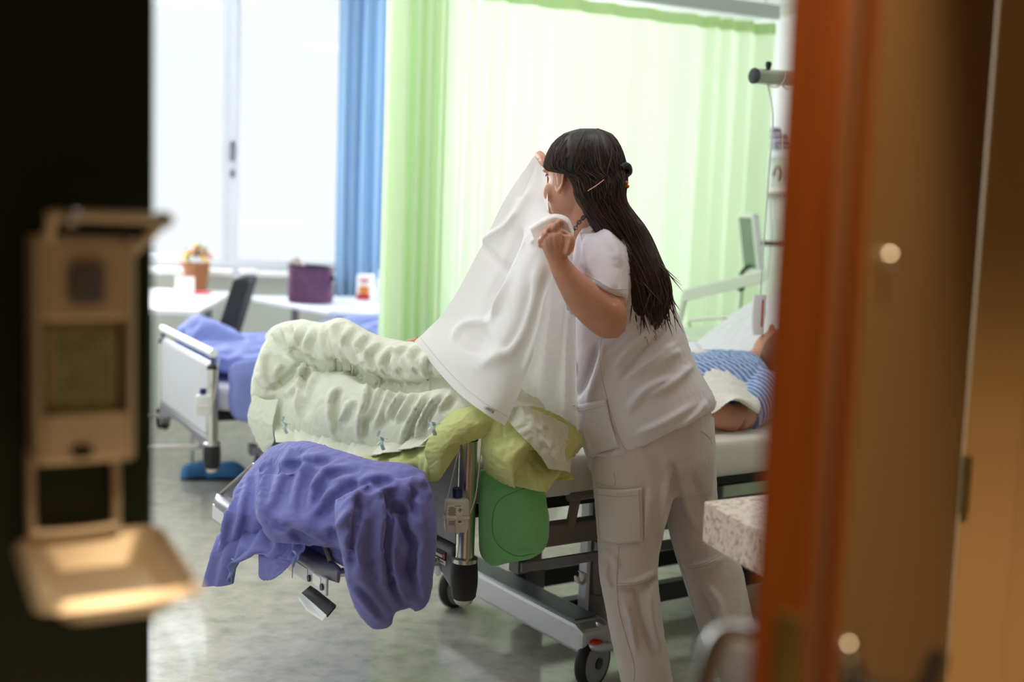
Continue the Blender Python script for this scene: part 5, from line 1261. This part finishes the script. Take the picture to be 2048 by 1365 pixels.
pb.rings(bl([(0.95, 0.45, 0.79, 0.15, 0.075), (1.15, 0.45, 0.795, 0.155, 0.085), (1.32, 0.45, 0.80, 0.17, 0.09), (1.42, 0.45, 0.81, 0.14, 0.08), (1.49, 0.45, 0.83, 0.06, 0.055)]))
pb.ell(B(1.62, 0.45, 0.885), BU * 0.11, BV * 0.078, UP * 0.09, 28, 18); pb.ell(B(1.58, 0.45, 0.975), BU * 0.012, BV * 0.014, UP * 0.022, 12, 8)
pb.tube([B(1.46, 0.45, 0.83), B(1.56, 0.45, 0.87)], [0.055, 0.055], 16)
pb.tube([B(1.38, 0.27, 0.80), B(1.24, 0.19, 0.755), B(1.135, 0.15, 0.735)], [0.055, 0.048, 0.042], 16, res=14)
pb.tube([B(1.135, 0.15, 0.735), B(1.03, 0.155, 0.765), B(0.92, 0.19, 0.80), B(0.85, 0.24, 0.825)], [0.043, 0.042, 0.034, 0.026], 16, res=20)
pb.tube([B(0.86, 0.24, 0.825), B(0.80, 0.28, 0.84), B(0.765, 0.30, 0.84)], [0.026, 0.036, 0.026], 14, res=10, flat=0.5)
for k in range(4): pb.tube([B(0.79 - 0.004 * k, 0.275 + 0.018 * k, 0.838), B(0.745, 0.295 + 0.018 * k, 0.842), B(0.715, 0.305 + 0.018 * k, 0.828)], [0.009, 0.0085, 0.007], 8, res=8)
pb.tube([B(0.83, 0.265, 0.825), B(0.80, 0.24, 0.82), B(0.77, 0.245, 0.815)], [0.011, 0.010, 0.008], 8, res=8)
pb.tube([B(1.38, 0.63, 0.80), B(1.2, 0.70, 0.76), B(1.02, 0.68, 0.78)], [0.055, 0.046, 0.03], 14, res=14)
BO_p = BO; BO = BO_keep
for b_ in (0.36, 0.54):
    pb.tube([B(0.92, b_, 0.785), B(0.60, b_, 0.80), B(0.22, b_, 0.765)], [0.085, 0.060, 0.042], 16, res=24)
    pb.tube([B(0.20, b_, 0.77), B(0.17, b_, 0.86), B(0.12, b_ , 0.945)], [0.042, 0.040, 0.030], 14, res=12, flat=0.8)
tq = W(812, 682, 3.36); tb = (tq - BO) @ BV
for k in range(5):
    c = W(806 + 6 * k, 685 - 2.2 * k, 3.36 - 0.006 * k); pb.tube([B(0.14, 0.36 + 0.012 * k, 0.93), c - UP * 0.018 + BU * 0.02, c], [0.015, 0.010, 0.0085], 10, res=12)
pat = remesh(pb, 0.0068, 3).build('person', M['skin'], base=B(1.0, 0.45, 0.70), sharp=0)
prop(pat, 'patient in a blue striped shirt lying in bed, partly hidden by the door', 'person')
BO = BO_p
sb = MB()
sb.rings(bl([(0.93, 0.45, 0.79, 0.19, 0.085), (1.12, 0.45, 0.795, 0.20, 0.098), (1.30, 0.45, 0.80, 0.215, 0.105), (1.41, 0.45, 0.81, 0.18, 0.095), (1.475, 0.45, 0.83, 0.085, 0.07)], 30, 30))
sb.tube([B(1.39, 0.28, 0.80), B(1.28, 0.21, 0.77), B(1.19, 0.165, 0.752)], [0.075, 0.068, 0.062], 18, res=12); sb.tube([B(1.39, 0.62, 0.80), B(1.24, 0.69, 0.77)], [0.072, 0.062], 16)
o = remesh(sb, 0.011, 3).build('shirt', M['shirt'], pat, sharp=0); crumple(o, -0.06, 2, 0.45, sub=1)
MB().ell(W(1491, 741, 3.9), (0.006, 0, 0), (0, 0.003, 0), (0, 0, 0.006), 12, 6).build('button', M['white'], pat)
M['hair_l'] = mat('light_brown_hair', rgb(104, 70, 46), 0.5, bump=0.6, bscale=80)
hm = MB(); hm.ell(B(1.665, 0.45, 0.885), BU * 0.105, BV * 0.092, UP * 0.088, 24, 16); hm.ell(B(1.60, 0.385, 0.875), BU * 0.125, BV * 0.062, UP * 0.11, 20, 14); hm.ell(B(1.57, 0.36, 0.83), BU * 0.07, BV * 0.03, UP * 0.06, 16, 10)
ph = remesh(hm, 0.009, 2).build('hair', M['hair_l'], pat, sharp=0)
st = MB()
for k in range(160):
    t0 = rng.random(); a_, z_ = 1.62 + 0.10 * rng.normal(), 0.94 - 0.02 * rng.random()
    p0 = B(1.68 + 0.03 * rng.normal(), 0.38 + 0.03 * rng.normal(), 0.95 + 0.015 * rng.normal()); p1 = B(1.60 + 0.05 * rng.normal(), 0.345 + 0.015 * rng.normal(), 0.88 + 0.03 * rng.normal()); p2 = B(1.52 + 0.04 * rng.normal(), 0.34 + 0.02 * rng.normal(), 0.81 + 0.02 * rng.normal())
    st.tube([p0, p1, p2], [0.002, 0.0018, 0.0008], 4, res=8)
st.build('hair_strands', M['hair_l'], ph)['kind'] = 'stuff'
# pillow behind the head
pr = MB(); G = []
for th in np.linspace(-PI / 2, PI / 2, 15):
    q = []
    for x in np.linspace(0, 2 * PI, 48, endpoint=False):
        c, s = math.cos(x), math.sin(x); e = 0.45; k = math.cos(th) ** 0.6 if abs(th) < 1.57 else 0.02
        a_, b_ = 0.25 * k * math.copysign(abs(c) ** e, c), 0.40 * k * math.copysign(abs(s) ** e, s); h = 0.075 * math.sin(th)
        q.append(B(1.75, 0.50, 0.925) + (BU * 0.87 + UP * 0.5) * a_ + BV * b_ + (UP * 0.87 - BU * 0.5) * h)
    G.append(q)
pil = remesh(pr.rings(np.array(G)), 0.014, 2).build('pillow', M['sheet_cool'], sharp=0); crumple(pil, -0.05, 4, 0.4, sub=1)
prop(pil, 'white pillow under the head of the patient', 'pillow')
BO = BO_keep
# raised head section carried by the mattress, and white cloth over the body
tp2 = patch([[(1352, 700, 4.05), (1400, 700, 4.03), (1440, 712, 4.0), (1478, 742, 3.95)], [(1360, 740, 3.86), (1405, 735, 3.84), (1455, 748, 3.80), (1502, 778, 3.78)], [(1375, 790, 3.70), (1420, 780, 3.67), (1470, 785, 3.65), (1520, 805, 3.66)], [(1385, 828, 3.60), (1430, 816, 3.58), (1474, 796, 3.57), (1520, 820, 3.62)], [(1388, 842, 3.58), (1428, 826, 3.56), (1468, 802, 3.56), (1516, 828, 3.61)]], 40, 50)
o = MB().grid(tp2).build('draw_sheet', M['sheetw'], sharp=0); crumple(o, -0.05, 2, 0.45, sub=1, solid=0.002)
prop(o, 'white cloth spread over the belly of the patient', 'sheet')
pk2 = patch([[(1368, 692, 4.25), (1384, 684, 4.22), (1400, 690, 4.2)], [(1372, 712, 4.2), (1394, 705, 4.17), (1412, 710, 4.16)], [(1380, 730, 4.16), (1402, 726, 4.13), (1426, 728, 4.12)]], 16, 16)
o = MB().grid(pk2).build('cloth_napkin', M['sheet_cool'], sharp=0); crumple(o, -0.1, 2, 0.4, sub=1, solid=0.002)
prop(o, 'crumpled small white napkin standing up behind the nurse on the bed', 'napkin')

# ------------------------------------------------------------------ blue bedding on the rear bed
M['blue2'] = cloth_mat('blue_bedding_cloth', rgb(140, 152, 220), 0.12, bump=0.15, wr=0.3)
def b2(rows, n=30, res=40, p=0.75):
    G = []
    for a, b, z, hb_, hz_ in rows:
        G.append([L2(a, b + hb_ * math.copysign(abs(math.cos(x)) ** p, math.cos(x)), z + hz_ * math.copysign(abs(math.sin(x)) ** p, math.sin(x))) for x in np.linspace(0, 2 * PI, n, endpoint=False)])
    return catmull(np.array(G), res)
qb = MB(); qb.rings(b2([(0.05, 0.55, 0.77, 0.34, 0.05), (0.25, 0.47, 0.765, 0.48, 0.065), (0.5, 0.47, 0.77, 0.50, 0.075), (0.8, 0.47, 0.80, 0.50, 0.10), (1.1, 0.47, 0.82, 0.49, 0.11), (1.35, 0.47, 0.80, 0.46, 0.08)]))
qb.rings(b2([(0.07, 0.0, 0.70, 0.03, 0.07), (0.12, -0.01, 0.68, 0.04, 0.12), (0.4, -0.012, 0.66, 0.042, 0.14), (0.8, -0.012, 0.67, 0.042, 0.13), (1.2, -0.01, 0.68, 0.04, 0.12)]))
qb.rings(b2([(0.05, 0.78, 0.80, 0.16, 0.05), (0.12, 0.77, 0.83, 0.18, 0.08), (0.2, 0.74, 0.83, 0.20, 0.06), (0.30, 0.70, 0.80, 0.2, 0.03)]))
o = remesh(qb, 0.021, 2).build('blue_duvet', M['blue2'], sharp=0); crumple(o, -0.10, 6, 0.35, sub=1)
prop(o, 'rumpled light blue duvet on the empty rear bed', 'duvet')

# slippers under the rear bed
M['slip'] = mat('blue_slipper_cloth', rgb(60, 120, 180), 0.7, bump=0.2)
for k, (px, py, d, an, lb) in enumerate(((404, 965, 5.75, 0.5, 'blue slipper on the floor under the rear bed, left one'), (452, 960, 5.75, 0.15, 'blue slipper on the floor under the rear bed, right one'))):
    c = W(px, py, d); c[2] = 0; fd = np.array([math.cos(an), math.sin(an), 0]); sd = np.array([-math.sin(an), math.cos(an), 0])
    t = thing('slipper', c, lb, 'slipper', 'slippers under the rear bed'); G = []
    for q, wd, ht in ((-0.10, 0.02, 0.04), (-0.085, 0.04, 0.07), (-0.02, 0.044, 0.085), (0.04, 0.048, 0.09), (0.085, 0.042, 0.06), (0.105, 0.015, 0.02)):
        G.append([c + fd * q + sd * wd * math.cos(x) + UP * (ht / 2 + ht / 2 * math.sin(x)) for x in np.linspace(0, 2 * PI, 16, endpoint=False)])
    MB().rings(catmull(np.array(G), 18)).build('upper', M['slip'], t)
    MB().ell(c + UP * 0.006, fd * 0.108, sd * 0.047, UP * 0.006).build('sole', M['black'], t)

# ------------------------------------------------------------------ stone counter beside the entrance
cc = W(1408, 1003, 2.5); e1, e2 = np.array([0.866, 0.5, 0]), nrm((0.30, -0.954, 0))
struct('wall_partition', MB().prism([cc * np.array([1, 1, 0]) + e1 * 0.62 + e2 * 0.02, cc * np.array([1, 1, 0]) + e1 * 0.74 + e2 * 0.02, np.array([1.25, 2.0, 0]), np.array([1.08, 2.0, 0])], UP * CEIL), M['beige'], smooth=False)
st_ = MB().prism([cc, cc + e1 * 0.615, cc + e1 * 0.60 + e2 * 0.36, cc + e2 * 0.36], UP * -0.088)
prop(st_.build('stone_counter', M['stone'], smooth=False, bevel=0.004, seg=3), 'speckled pale stone counter slab beside the entrance door', 'counter')

# ------------------------------------------------------------------ head wall: panel, rails, basket, nightstand, monitor
def WR(px, py, off=0.0):
    v = ray(px, py); n = BU; return CAM0 + v * (((RW - BU * off - CAM0) @ n) / (v @ n))
def slab(px0, px1, py0, py1, off, th, mb=None):
    a_, b_ = WR(px0, (py0 + py1) / 2, off), WR(px1, (py0 + py1) / 2, off); zt_, zb_ = WR((px0 + px1) / 2, py0, off)[2], WR((px0 + px1) / 2, py1, off)[2]
    c = (a_ + b_) / 2; c[2] = (zt_ + zb_) / 2; h = (b_ - a_) / 2; h[2] = 0
    return (mb or MB()).box(c + BU * th / 2, h, BU * th / 2, UP * (zt_ - zb_) / 2)
pn = thing('wall_panel', WR(1540, 500), 'white bedhead panel with rails on the green wall', 'wall panel')
slab(1440, 1850, 20, 300, 0.03, 0.03).build('upper_panel', mat('white_panel', rgb(246, 247, 246), 0.5), pn, smooth=False, bevel=0.004)
slab(1440, 1850, 302, 312, 0.06, 0.06).build('ledge', M['white'], pn, smooth=False, bevel=0.004)
slab(1440, 1850, 376, 386, 0.035, 0.035).build('rail', mat('cream_rail', rgb(226, 222, 204), 0.5), pn, smooth=False, bevel=0.003)
slab(1440, 1850, 392, 396, 0.025, 0.025).build('rail', M['greyp'], pn, smooth=False)
slab(1467, 1500, 470, 640, 0.02, 0.02).build('notice_board', M['paper'], pn, smooth=False)
MB().tube([WR(1548, 352, 0.01), WR(1552, 338, 0.03), WR(1562, 336, 0.03), WR(1564, 352, 0.02), WR(1560, 362, 0.02)], 0.008, 8, res=20).build('coat_hook', M['taupe'], pn)
MB().tube([WR(1548, 352, 0.02), WR(1541, 420, 0.02), WR(1545, 470, 0.03), WR(1535, 560, 0.03)], 0.004, 6, res=24).build('cable', M['panel2'], pn)
wb = thing('wire_basket', WR(1550, 305), 'white wire basket of blue items hung on the bedhead panel', 'basket')
mb = MB()
for py in (268, 281, 292, 303):
    mb.tube([WR(1508, py, 0.06), WR(1508, py, 0.18), WR(1600, py, 0.18), WR(1600, py, 0.06)], 0.003, 6)
for px in (1508, 1528, 1548, 1568, 1590): mb.tube([WR(px, 266, 0.18), WR(px, 304, 0.18), WR(px + 6, 304, 0.06)], 0.0025, 6)
mb.build('wires', M['white'], wb)['kind'] = 'stuff'
M['bluep'] = mat('blue_pack', rgb(40, 70, 150), 0.4, var=0.3, vscale=40); M['purp'] = mat('purple_pack', rgb(110, 90, 140), 0.5, var=0.3, vscale=40)
for k, (px, py, w_, h_, mm, off, lb) in enumerate(((1530, 262, 7, 5, 'navy', 0.14, 'small navy brush head sticking out of the wire basket'), (1552, 262, 9, 6, 'purp', 0.12, 'purple grey packet on top in the wire basket'), (1548, 276, 9, 7, 'bluep', 0.12, 'blue packet in the middle of the wire basket'), (1566, 276, 10, 8, 'purp', 0.13, 'mauve packet at the right of the wire basket'), (1552, 292, 9, 7, 'bluep', 0.13, 'blue packet low in the wire basket'), (1572, 291, 9, 7, 'purp', 0.12, 'mauve packet low in the wire basket'))):
    c = WR(px, py, off); s_ = np.linalg.norm(WR(px + 1, py, off) - c)
    prop(MB().box(c, BV * s_ * w_ * 0.8, BU * 0.03 + BV * 0.004, UP * h_ * 0.0024 * 1.0 + BV * 0.006).build('packet', M[mm], smooth=False, bevel=0.006), lb, 'packet', 'items in the wire basket')

ns = thing('nightstand', B(2.02, 1.32, 0), 'pale green nightstand with gallery rail behind the front bed', 'nightstand')
M['nsg'] = mat('pale_green_laminate', rgb(222, 232, 216), 0.4)
NA, NB = 2.0, 1.25; ntop = 0.86
def nb(mb, a0, a1, b0, b1, z0, z1): return mb.box(B((a0 + a1) / 2, (b0 + b1) / 2, (z0 + z1) / 2), BU * (a1 - a0) / 2, BV * (b1 - b0) / 2, UP * (z1 - z0) / 2)
nb(MB(), 1.76, 2.24, 1.06, 1.50, 0.10, 0.835).build('body', M['nsg'], ns, smooth=False, bevel=0.006)
nb(MB(), 1.73, 2.26, 1.03, 1.53, 0.84, 0.865).build('top', M['nsg'], ns, smooth=False, bevel=0.006)
for z0 in (0.60, 0.36, 0.12):
    dr = nb(MB(), 1.78, 2.22, 1.045, 1.06, z0, z0 + 0.22).build('drawer', M['nsg'], ns, smooth=False, bevel=0.004)
    MB().tube([B(1.92, 1.045, z0 + 0.17), B(1.92, 1.02, z0 + 0.17), B(2.08, 1.02, z0 + 0.17), B(2.08, 1.045, z0 + 0.17)], 0.006, 8).build('handle', M['chrome'], dr)
for a_ in (1.8, 2.2):
    for b_ in (1.1, 1.46): MB().lathe([(0.03, -0.012), (0.035, 0), (0.03, 0.012)], B(a_, b_, 0.036), BV, 16).build('caster', M['rubber'], ns)
MB().tube([W(1420, 637, 5.0), W(1378, 641, 5.02), W(1380, 655, 5.02)], 0.006, 8).tube([W(1420, 637, 5.0), W(1500, 632, 4.95)], 0.006, 8).build('gallery_rail', M['chrome'], ns)
ar = MB(); q0, q1 = W(1366, 592, 5.05), W(1530, 552, 4.85); ar.box((q0 + q1) / 2, (q1 - q0) / 2, np.array([0.2, -0.95, 0]) * 0.012, UP * 0.026); ar.build('bed_table_arm', M['nsg'], ns, smooth=False, bevel=0.005)
MB().tube([W(1371, 588, 5.05), W(1364, 620, 5.06), W(1356, 650, 5.08)], 0.015, 10).build('arm_post', M['nsg'], ns)
pq = thing('pouch', W(1475, 672, 4.93), 'navy blue pouch with black end on the nightstand', 'pouch')
MB().ell(W(1480, 659, 4.93), (0.055, 0, 0), (0, 0.035, 0), (0, 0, 0.026)).build('body', mat('navy_cloth', rgb(36, 58, 130), 0.6), pq)
MB().ell(W(1452, 658, 4.93), (0.030, 0, 0), (0, 0.028, 0), (0, 0, 0.021)).build('end', M['black'], pq)
mo = thing('monitor', W(1502, 545, 5.5), 'slim white patient monitor on a black arm beside the green curtain', 'monitor')
c = W(1502, 486, 5.5); tv_ = nrm((0.12, -0.99, 0)); nv_ = np.array([-0.99, -0.12, 0]); up_ = nrm((0.16, 0.0, -1.0))
MB().box(c, tv_ * 0.11, nv_ * 0.016, up_ * 0.135).build('screen_frame', M['white'], mo, smooth=False, bevel=0.006)
MB().box(c + nv_ * 0.0165, tv_ * 0.09, nv_ * 0.001, up_ * 0.115).build('screen', mat('dark_green_screen', rgb(90, 116, 100), 0.2), mo, smooth=False)
MB().tube([c + up_ * 0.08 - nv_ * 0.02, W(1502, 530, 5.5), W(1484, 546, 5.5), W(1480, 574, 5.48)], 0.010, 8, res=20).build('arm', M['black'], mo)
MB().ell(W(1482, 577, 5.48), (0.018, 0, 0), (0, 0.016, 0), (0, 0, 0.016)).build('joint', M['black'], mo)
MB().tube([W(1484, 580, 5.46), W(1482, 610, 5.46), W(1477, 634, 5.46)], 0.008, 8, flat=0.5).build('strap', M['black'], mo)
MB().tube([c - nv_ * 0.016, c - nv_ * 0.2, c - nv_ * 0.42 + tv_ * 0.05], 0.012, 8).build('wall_arm', M['greyp'], mo)

# ------------------------------------------------------------------ window side: desks, chair and things on them
DZ = 0.81
def at_z(px, py, z): v = ray(px, py); return CAM0 + v * ((z - CAM0[2]) / v[2])
dA, dB_ = at_z(400, 622, DZ), at_z(464, 583, DZ)
ds = thing('desk', (-2.3, 6.6, 0), 'white desk under the window with a flower basket on it', 'desk')
top = [np.array([-3.2, dA[1], DZ]), dA, np.array([dB_[0], min(dB_[1], YB - 0.18), DZ]), np.array([-3.2, YB - 0.18, DZ])]
MB().prism(top, UP * -0.03).build('top', M['white'], ds, smooth=False, bevel=0.006)
for x, y in ((-3.1, dA[1] + 0.08), (-1.85, dA[1] + 0.08), (-3.1, YB - 0.25), (-1.85, YB - 0.25)): MB().abox((x - 0.02, y - 0.02, 0), (x + 0.02, y + 0.02, DZ - 0.03)).build('leg', M['greyp'], ds, smooth=False)
dC, dD, dE = at_z(503, 592, DZ), at_z(657, 622, DZ), at_z(790, 630, DZ)
ds2 = thing('desk', (dD[0], dD[1] + 0.4, 0), 'white desk under the window with a plum bag on it', 'desk')
MB().prism([np.array([dC[0], min(dC[1], YB - 0.18), DZ]), dD, dE, np.array([dE[0], YB - 0.18, DZ])], UP * -0.03).build('top', mat('cool_white_laminate', rgb(226, 228, 246), 0.35), ds2, smooth=False, bevel=0.006)
for p in (dD + np.array([0.05, 0.1, 0]), dE + np.array([-0.05, 0.1, 0]), np.array([dC[0] + 0.2, YB - 0.25, 0]), np.array([dE[0] - 0.05, YB - 0.25, 0])): MB().abox((p[0] - 0.02, p[1] - 0.02, 0), (p[0] + 0.02, p[1] + 0.02, DZ - 0.03)).build('leg', M['greyp'], ds2, smooth=False)

ch = thing('chair', W(470, 760, 6.0) * np.array([1, 1, 0]), 'black chair with a pale top rail standing between the two desks', 'chair')
cq = [W(436, 690, 5.95), W(478, 556, 6.1)]; ax_ = (cq[1] - cq[0]) / 2
MB().box((cq[0] + cq[1]) / 2 + np.array([0.035, 0, 0]), ax_, np.array([0.042, 0.012, 0]), np.array([-0.02, 0.20, 0.0]) * 0.8).build('backrest', mat('black_mesh_cloth', rgb(28, 28, 36), 0.7), ch, smooth=False, bevel=0.01)
MB().tube([W(472, 548, 5.95), W(486, 546, 6.1), W(508, 546, 6.3)], 0.024, 12).build('top_rail', mat('pale_chair_plastic', rgb(230, 228, 230), 0.4), ch)
MB().abox((-1.62, 5.85, 0.43), (-1.17, 6.3, 0.48)).build('seat', M['black'], ch, smooth=False, bevel=0.02)
for x in (-1.58, -1.21):
    for y in (5.9, 6.26): MB().tube([(x, y, 0), (x, y, 0.44)], 0.012, 8).build('leg', M['chrome'], ch)
MB().tube([(-1.58, 6.08, 0.46), W(432, 700, 5.95)], 0.012, 8).build('back_stay', M['chrome'], ch)

fb_ = at_z(392, 578, DZ); fb_[1] = min(fb_[1], 7.2); fs_ = fb_[1] / 2400
fl = W(392, 574, fb_[1]); fl[2] = DZ + 0.002
bk_ = thing('flower_basket', fl, 'brown wicker basket of yellow and red flowers on the desk', 'flower basket')
MB().lathe([(0.055, 0), (0.06, 0.005), (0.080, 0.155), (0.084, 0.165), (0.076, 0.165)], fl, UP, 24).build('basket', M['brown_wicker'], bk_)
for k in range(6): MB().tube([fl + np.array([math.cos(x) * (0.061 + 0.0035 * k), math.sin(x) * (0.061 + 0.0035 * k), 0.012 + 0.027 * k]) for x in np.linspace(0, 2 * PI, 25)], 0.006, 6).build('wicker_band', M['brown_wicker'], bk_)
fc = {'yel': rgb(236, 190, 40), 'org': rgb(214, 130, 60), 'mar': rgb(110, 56, 56), 'pin': rgb(206, 150, 140), 'grn': rgb(96, 140, 60), 'tan': rgb(170, 110, 80)}
fm = {k: mat(k + '_petal', v, 0.6) for k, v in fc.items()}
for k in range(46):
    an, rr = rng.random() * 2 * PI, 0.085 * math.sqrt(rng.random()); zz = 0.175 + 0.075 * (1 - (rr / 0.09) ** 2) + 0.012 * rng.normal()
    c = fl + np.array([rr * math.cos(an), rr * math.sin(an), zz]); key = ('yel', 'yel', 'org', 'mar', 'pin', 'grn', 'tan', 'grn')[k % 8]
    sz = 0.020 + 0.008 * rng.random()
    if key == 'grn':
        dv_ = nrm((math.cos(an), math.sin(an), 0.9)); MB().ell(c, dv_ * 0.035, np.cross(dv_, UP) * 0.012, np.cross(dv_, np.cross(dv_, UP)) * 0.003, 10, 6).build('leaf', fm[key], bk_)
    else:
        fo = MB(); nn = nrm((math.cos(an) * rr * 8, math.sin(an) * rr * 8, 1.0)); t1 = nrm(np.cross(nn, (0.3, 1, 0.1))); t2 = np.cross(nn, t1)
        for j in range(6):
            d_ = t1 * math.cos(j * PI / 3) + t2 * math.sin(j * PI / 3); fo.ell(c + d_ * sz * 0.55 + nn * 0.004, d_ * sz * 0.6, np.cross(nn, d_) * sz * 0.34, nn * sz * 0.14, 8, 6)
        fo.ell(c + nn * 0.006, t1 * sz * 0.3, t2 * sz * 0.3, nn * sz * 0.2, 8, 6); fo.build('flower', fm[key], bk_)
c = W(398, 580, fb_[1] - 0.25); c[2] = DZ + 0.001
prop(MB().prism([c + np.array([-0.05, -0.04, 0]), c + np.array([0.05, -0.05, 0]), c + np.array([0.06, 0.06, 0]), c + np.array([-0.04, 0.06, 0])], UP * 0.012).build('red_napkin', mat('red_paper', rgb(214, 70, 100), 0.7), smooth=False, bevel=0.003), 'folded red paper napkin in front of the flower basket', 'napkin')
c = W(368, 582, fb_[1] - 0.30); c[2] = DZ + 0.001
prop(MB().prism([c + np.array([-0.055, 0.0, 0]), c + np.array([-0.055, 0.03, 0]), c + np.array([-0.055, 0.015, 0.10])], np.array([0.11, 0.0, 0])).build('greeting_card', M['paper'], smooth=False), 'white folded card standing beside the flower basket', 'card')

pc = at_z(620, 606, DZ); pc[2] = DZ + 0.002; k_ = pc[1] / 2400; bw_ = 44 * k_
bg = thing('plum_bag', pc, 'plum fabric storage bag with dark rim on the right desk', 'bag')
G = []
for h, s_ in ((0, 0.95), (0.01, 0.99), (0.08, 1.0), (0.15, 1.0), (0.195, 1.01), (0.20, 0.99), (0.195, 0.95), (0.10, 0.94), (0.02, 0.9)):
    G.append([pc + np.array([bw_ * s_ * math.copysign(abs(math.cos(x)) ** 0.6, math.cos(x)), 0.10 * s_ * math.copysign(abs(math.sin(x)) ** 0.6, math.sin(x)) + 0.02, h * (1 - 0.06 * math.cos(x))]) for x in np.linspace(0, 2 * PI, 40, endpoint=False)])
MB().rings(np.array(G)).build('body', M['plum'], bg)
MB().tube([q + UP * 0.004 for q in G[4]] + [G[4][0] + UP * 0.004], 0.006, 6).build('rim', M['black'], bg)
MB().tube([W(650, 548, pc[1] - 0.05), W(660, 545, pc[1] - 0.02), W(668, 560, pc[1] - 0.02), W(660, 572, pc[1] - 0.09)], 0.012, 8, res=16, flat=0.5).build('handle', M['black'], bg)
bc_ = W(598, 535, pc[1] + 0.02)
prop(MB().prism([W(578, 522, pc[1]), W(596, 513, pc[1]), W(618, 545, pc[1]), W(616, 575, pc[1]), W(582, 575, pc[1])], np.array([0, 0.03, 0])).build('pink_card', mat('pale_pink_card', rgb(222, 206, 206), 0.6), smooth=False, bevel=0.003), 'pale pink card sticking out of the plum bag', 'card')
jc = at_z(730, 600, DZ); jc[2] = DZ + 0.002; k_ = jc[1] / 2400; jw = 16 * k_
jb = thing('juice_carton', jc, 'white juice carton with red print on the right desk', 'carton')
MB().abox((jc[0] - jw, jc[1] - jw, jc[2]), (jc[0] + jw, jc[1] + jw, jc[2] + 50 * k_)).build('body', M['paper'], jb, smooth=False, bevel=0.003)
MB().abox((jc[0] - jw * 0.95, jc[1] - jw - 0.0015, jc[2] + 0.004), (jc[0] + jw * 0.95, jc[1] - jw - 0.0003, jc[2] + 12 * k_)).build('red_band', M['red'], jb, smooth=False)
MB().ell(jc + np.array([0, -jw - 0.0008, 20 * k_]), (jw * 0.7, 0, 0), (0, 0.0008, 0), (0, 0, 9 * k_)).build('fruit_print', fm['org'], jb)
MB().abox((jc[0] - jw * 0.5, jc[1] - jw - 0.0015, jc[2] + 35 * k_), (jc[0] + jw * 0.5, jc[1] - jw - 0.0003, jc[2] + 42 * k_)).build('brand_print', mat('pink_print', rgb(214, 90, 120), 0.6), jb, smooth=False)
for px, h_, r_, lb in ((762, 62, 9, 'tall white plastic bottle at the curtain on the right desk'), (748, 26, 8, 'short white jar beside the juice carton')):
    c = at_z(px, 603, DZ); c[2] = DZ + 0.002; t = thing('white_bottle', c, lb, 'bottle'); R_ = r_ * k_
    MB().lathe([(R_ * 0.95, 0), (R_, 0.005), (R_, h_ * k_ * 0.62), (R_ * 0.5, h_ * k_ * 0.78), (R_ * 0.45, h_ * k_ * 0.84)], c, UP, 20).build('body', M['white'], t)
    MB().lathe([(R_ * 0.6, h_ * k_ * 0.84), (R_ * 0.6, h_ * k_)], c, UP, 16).build('cap', M['paper'], t)

settle(20)
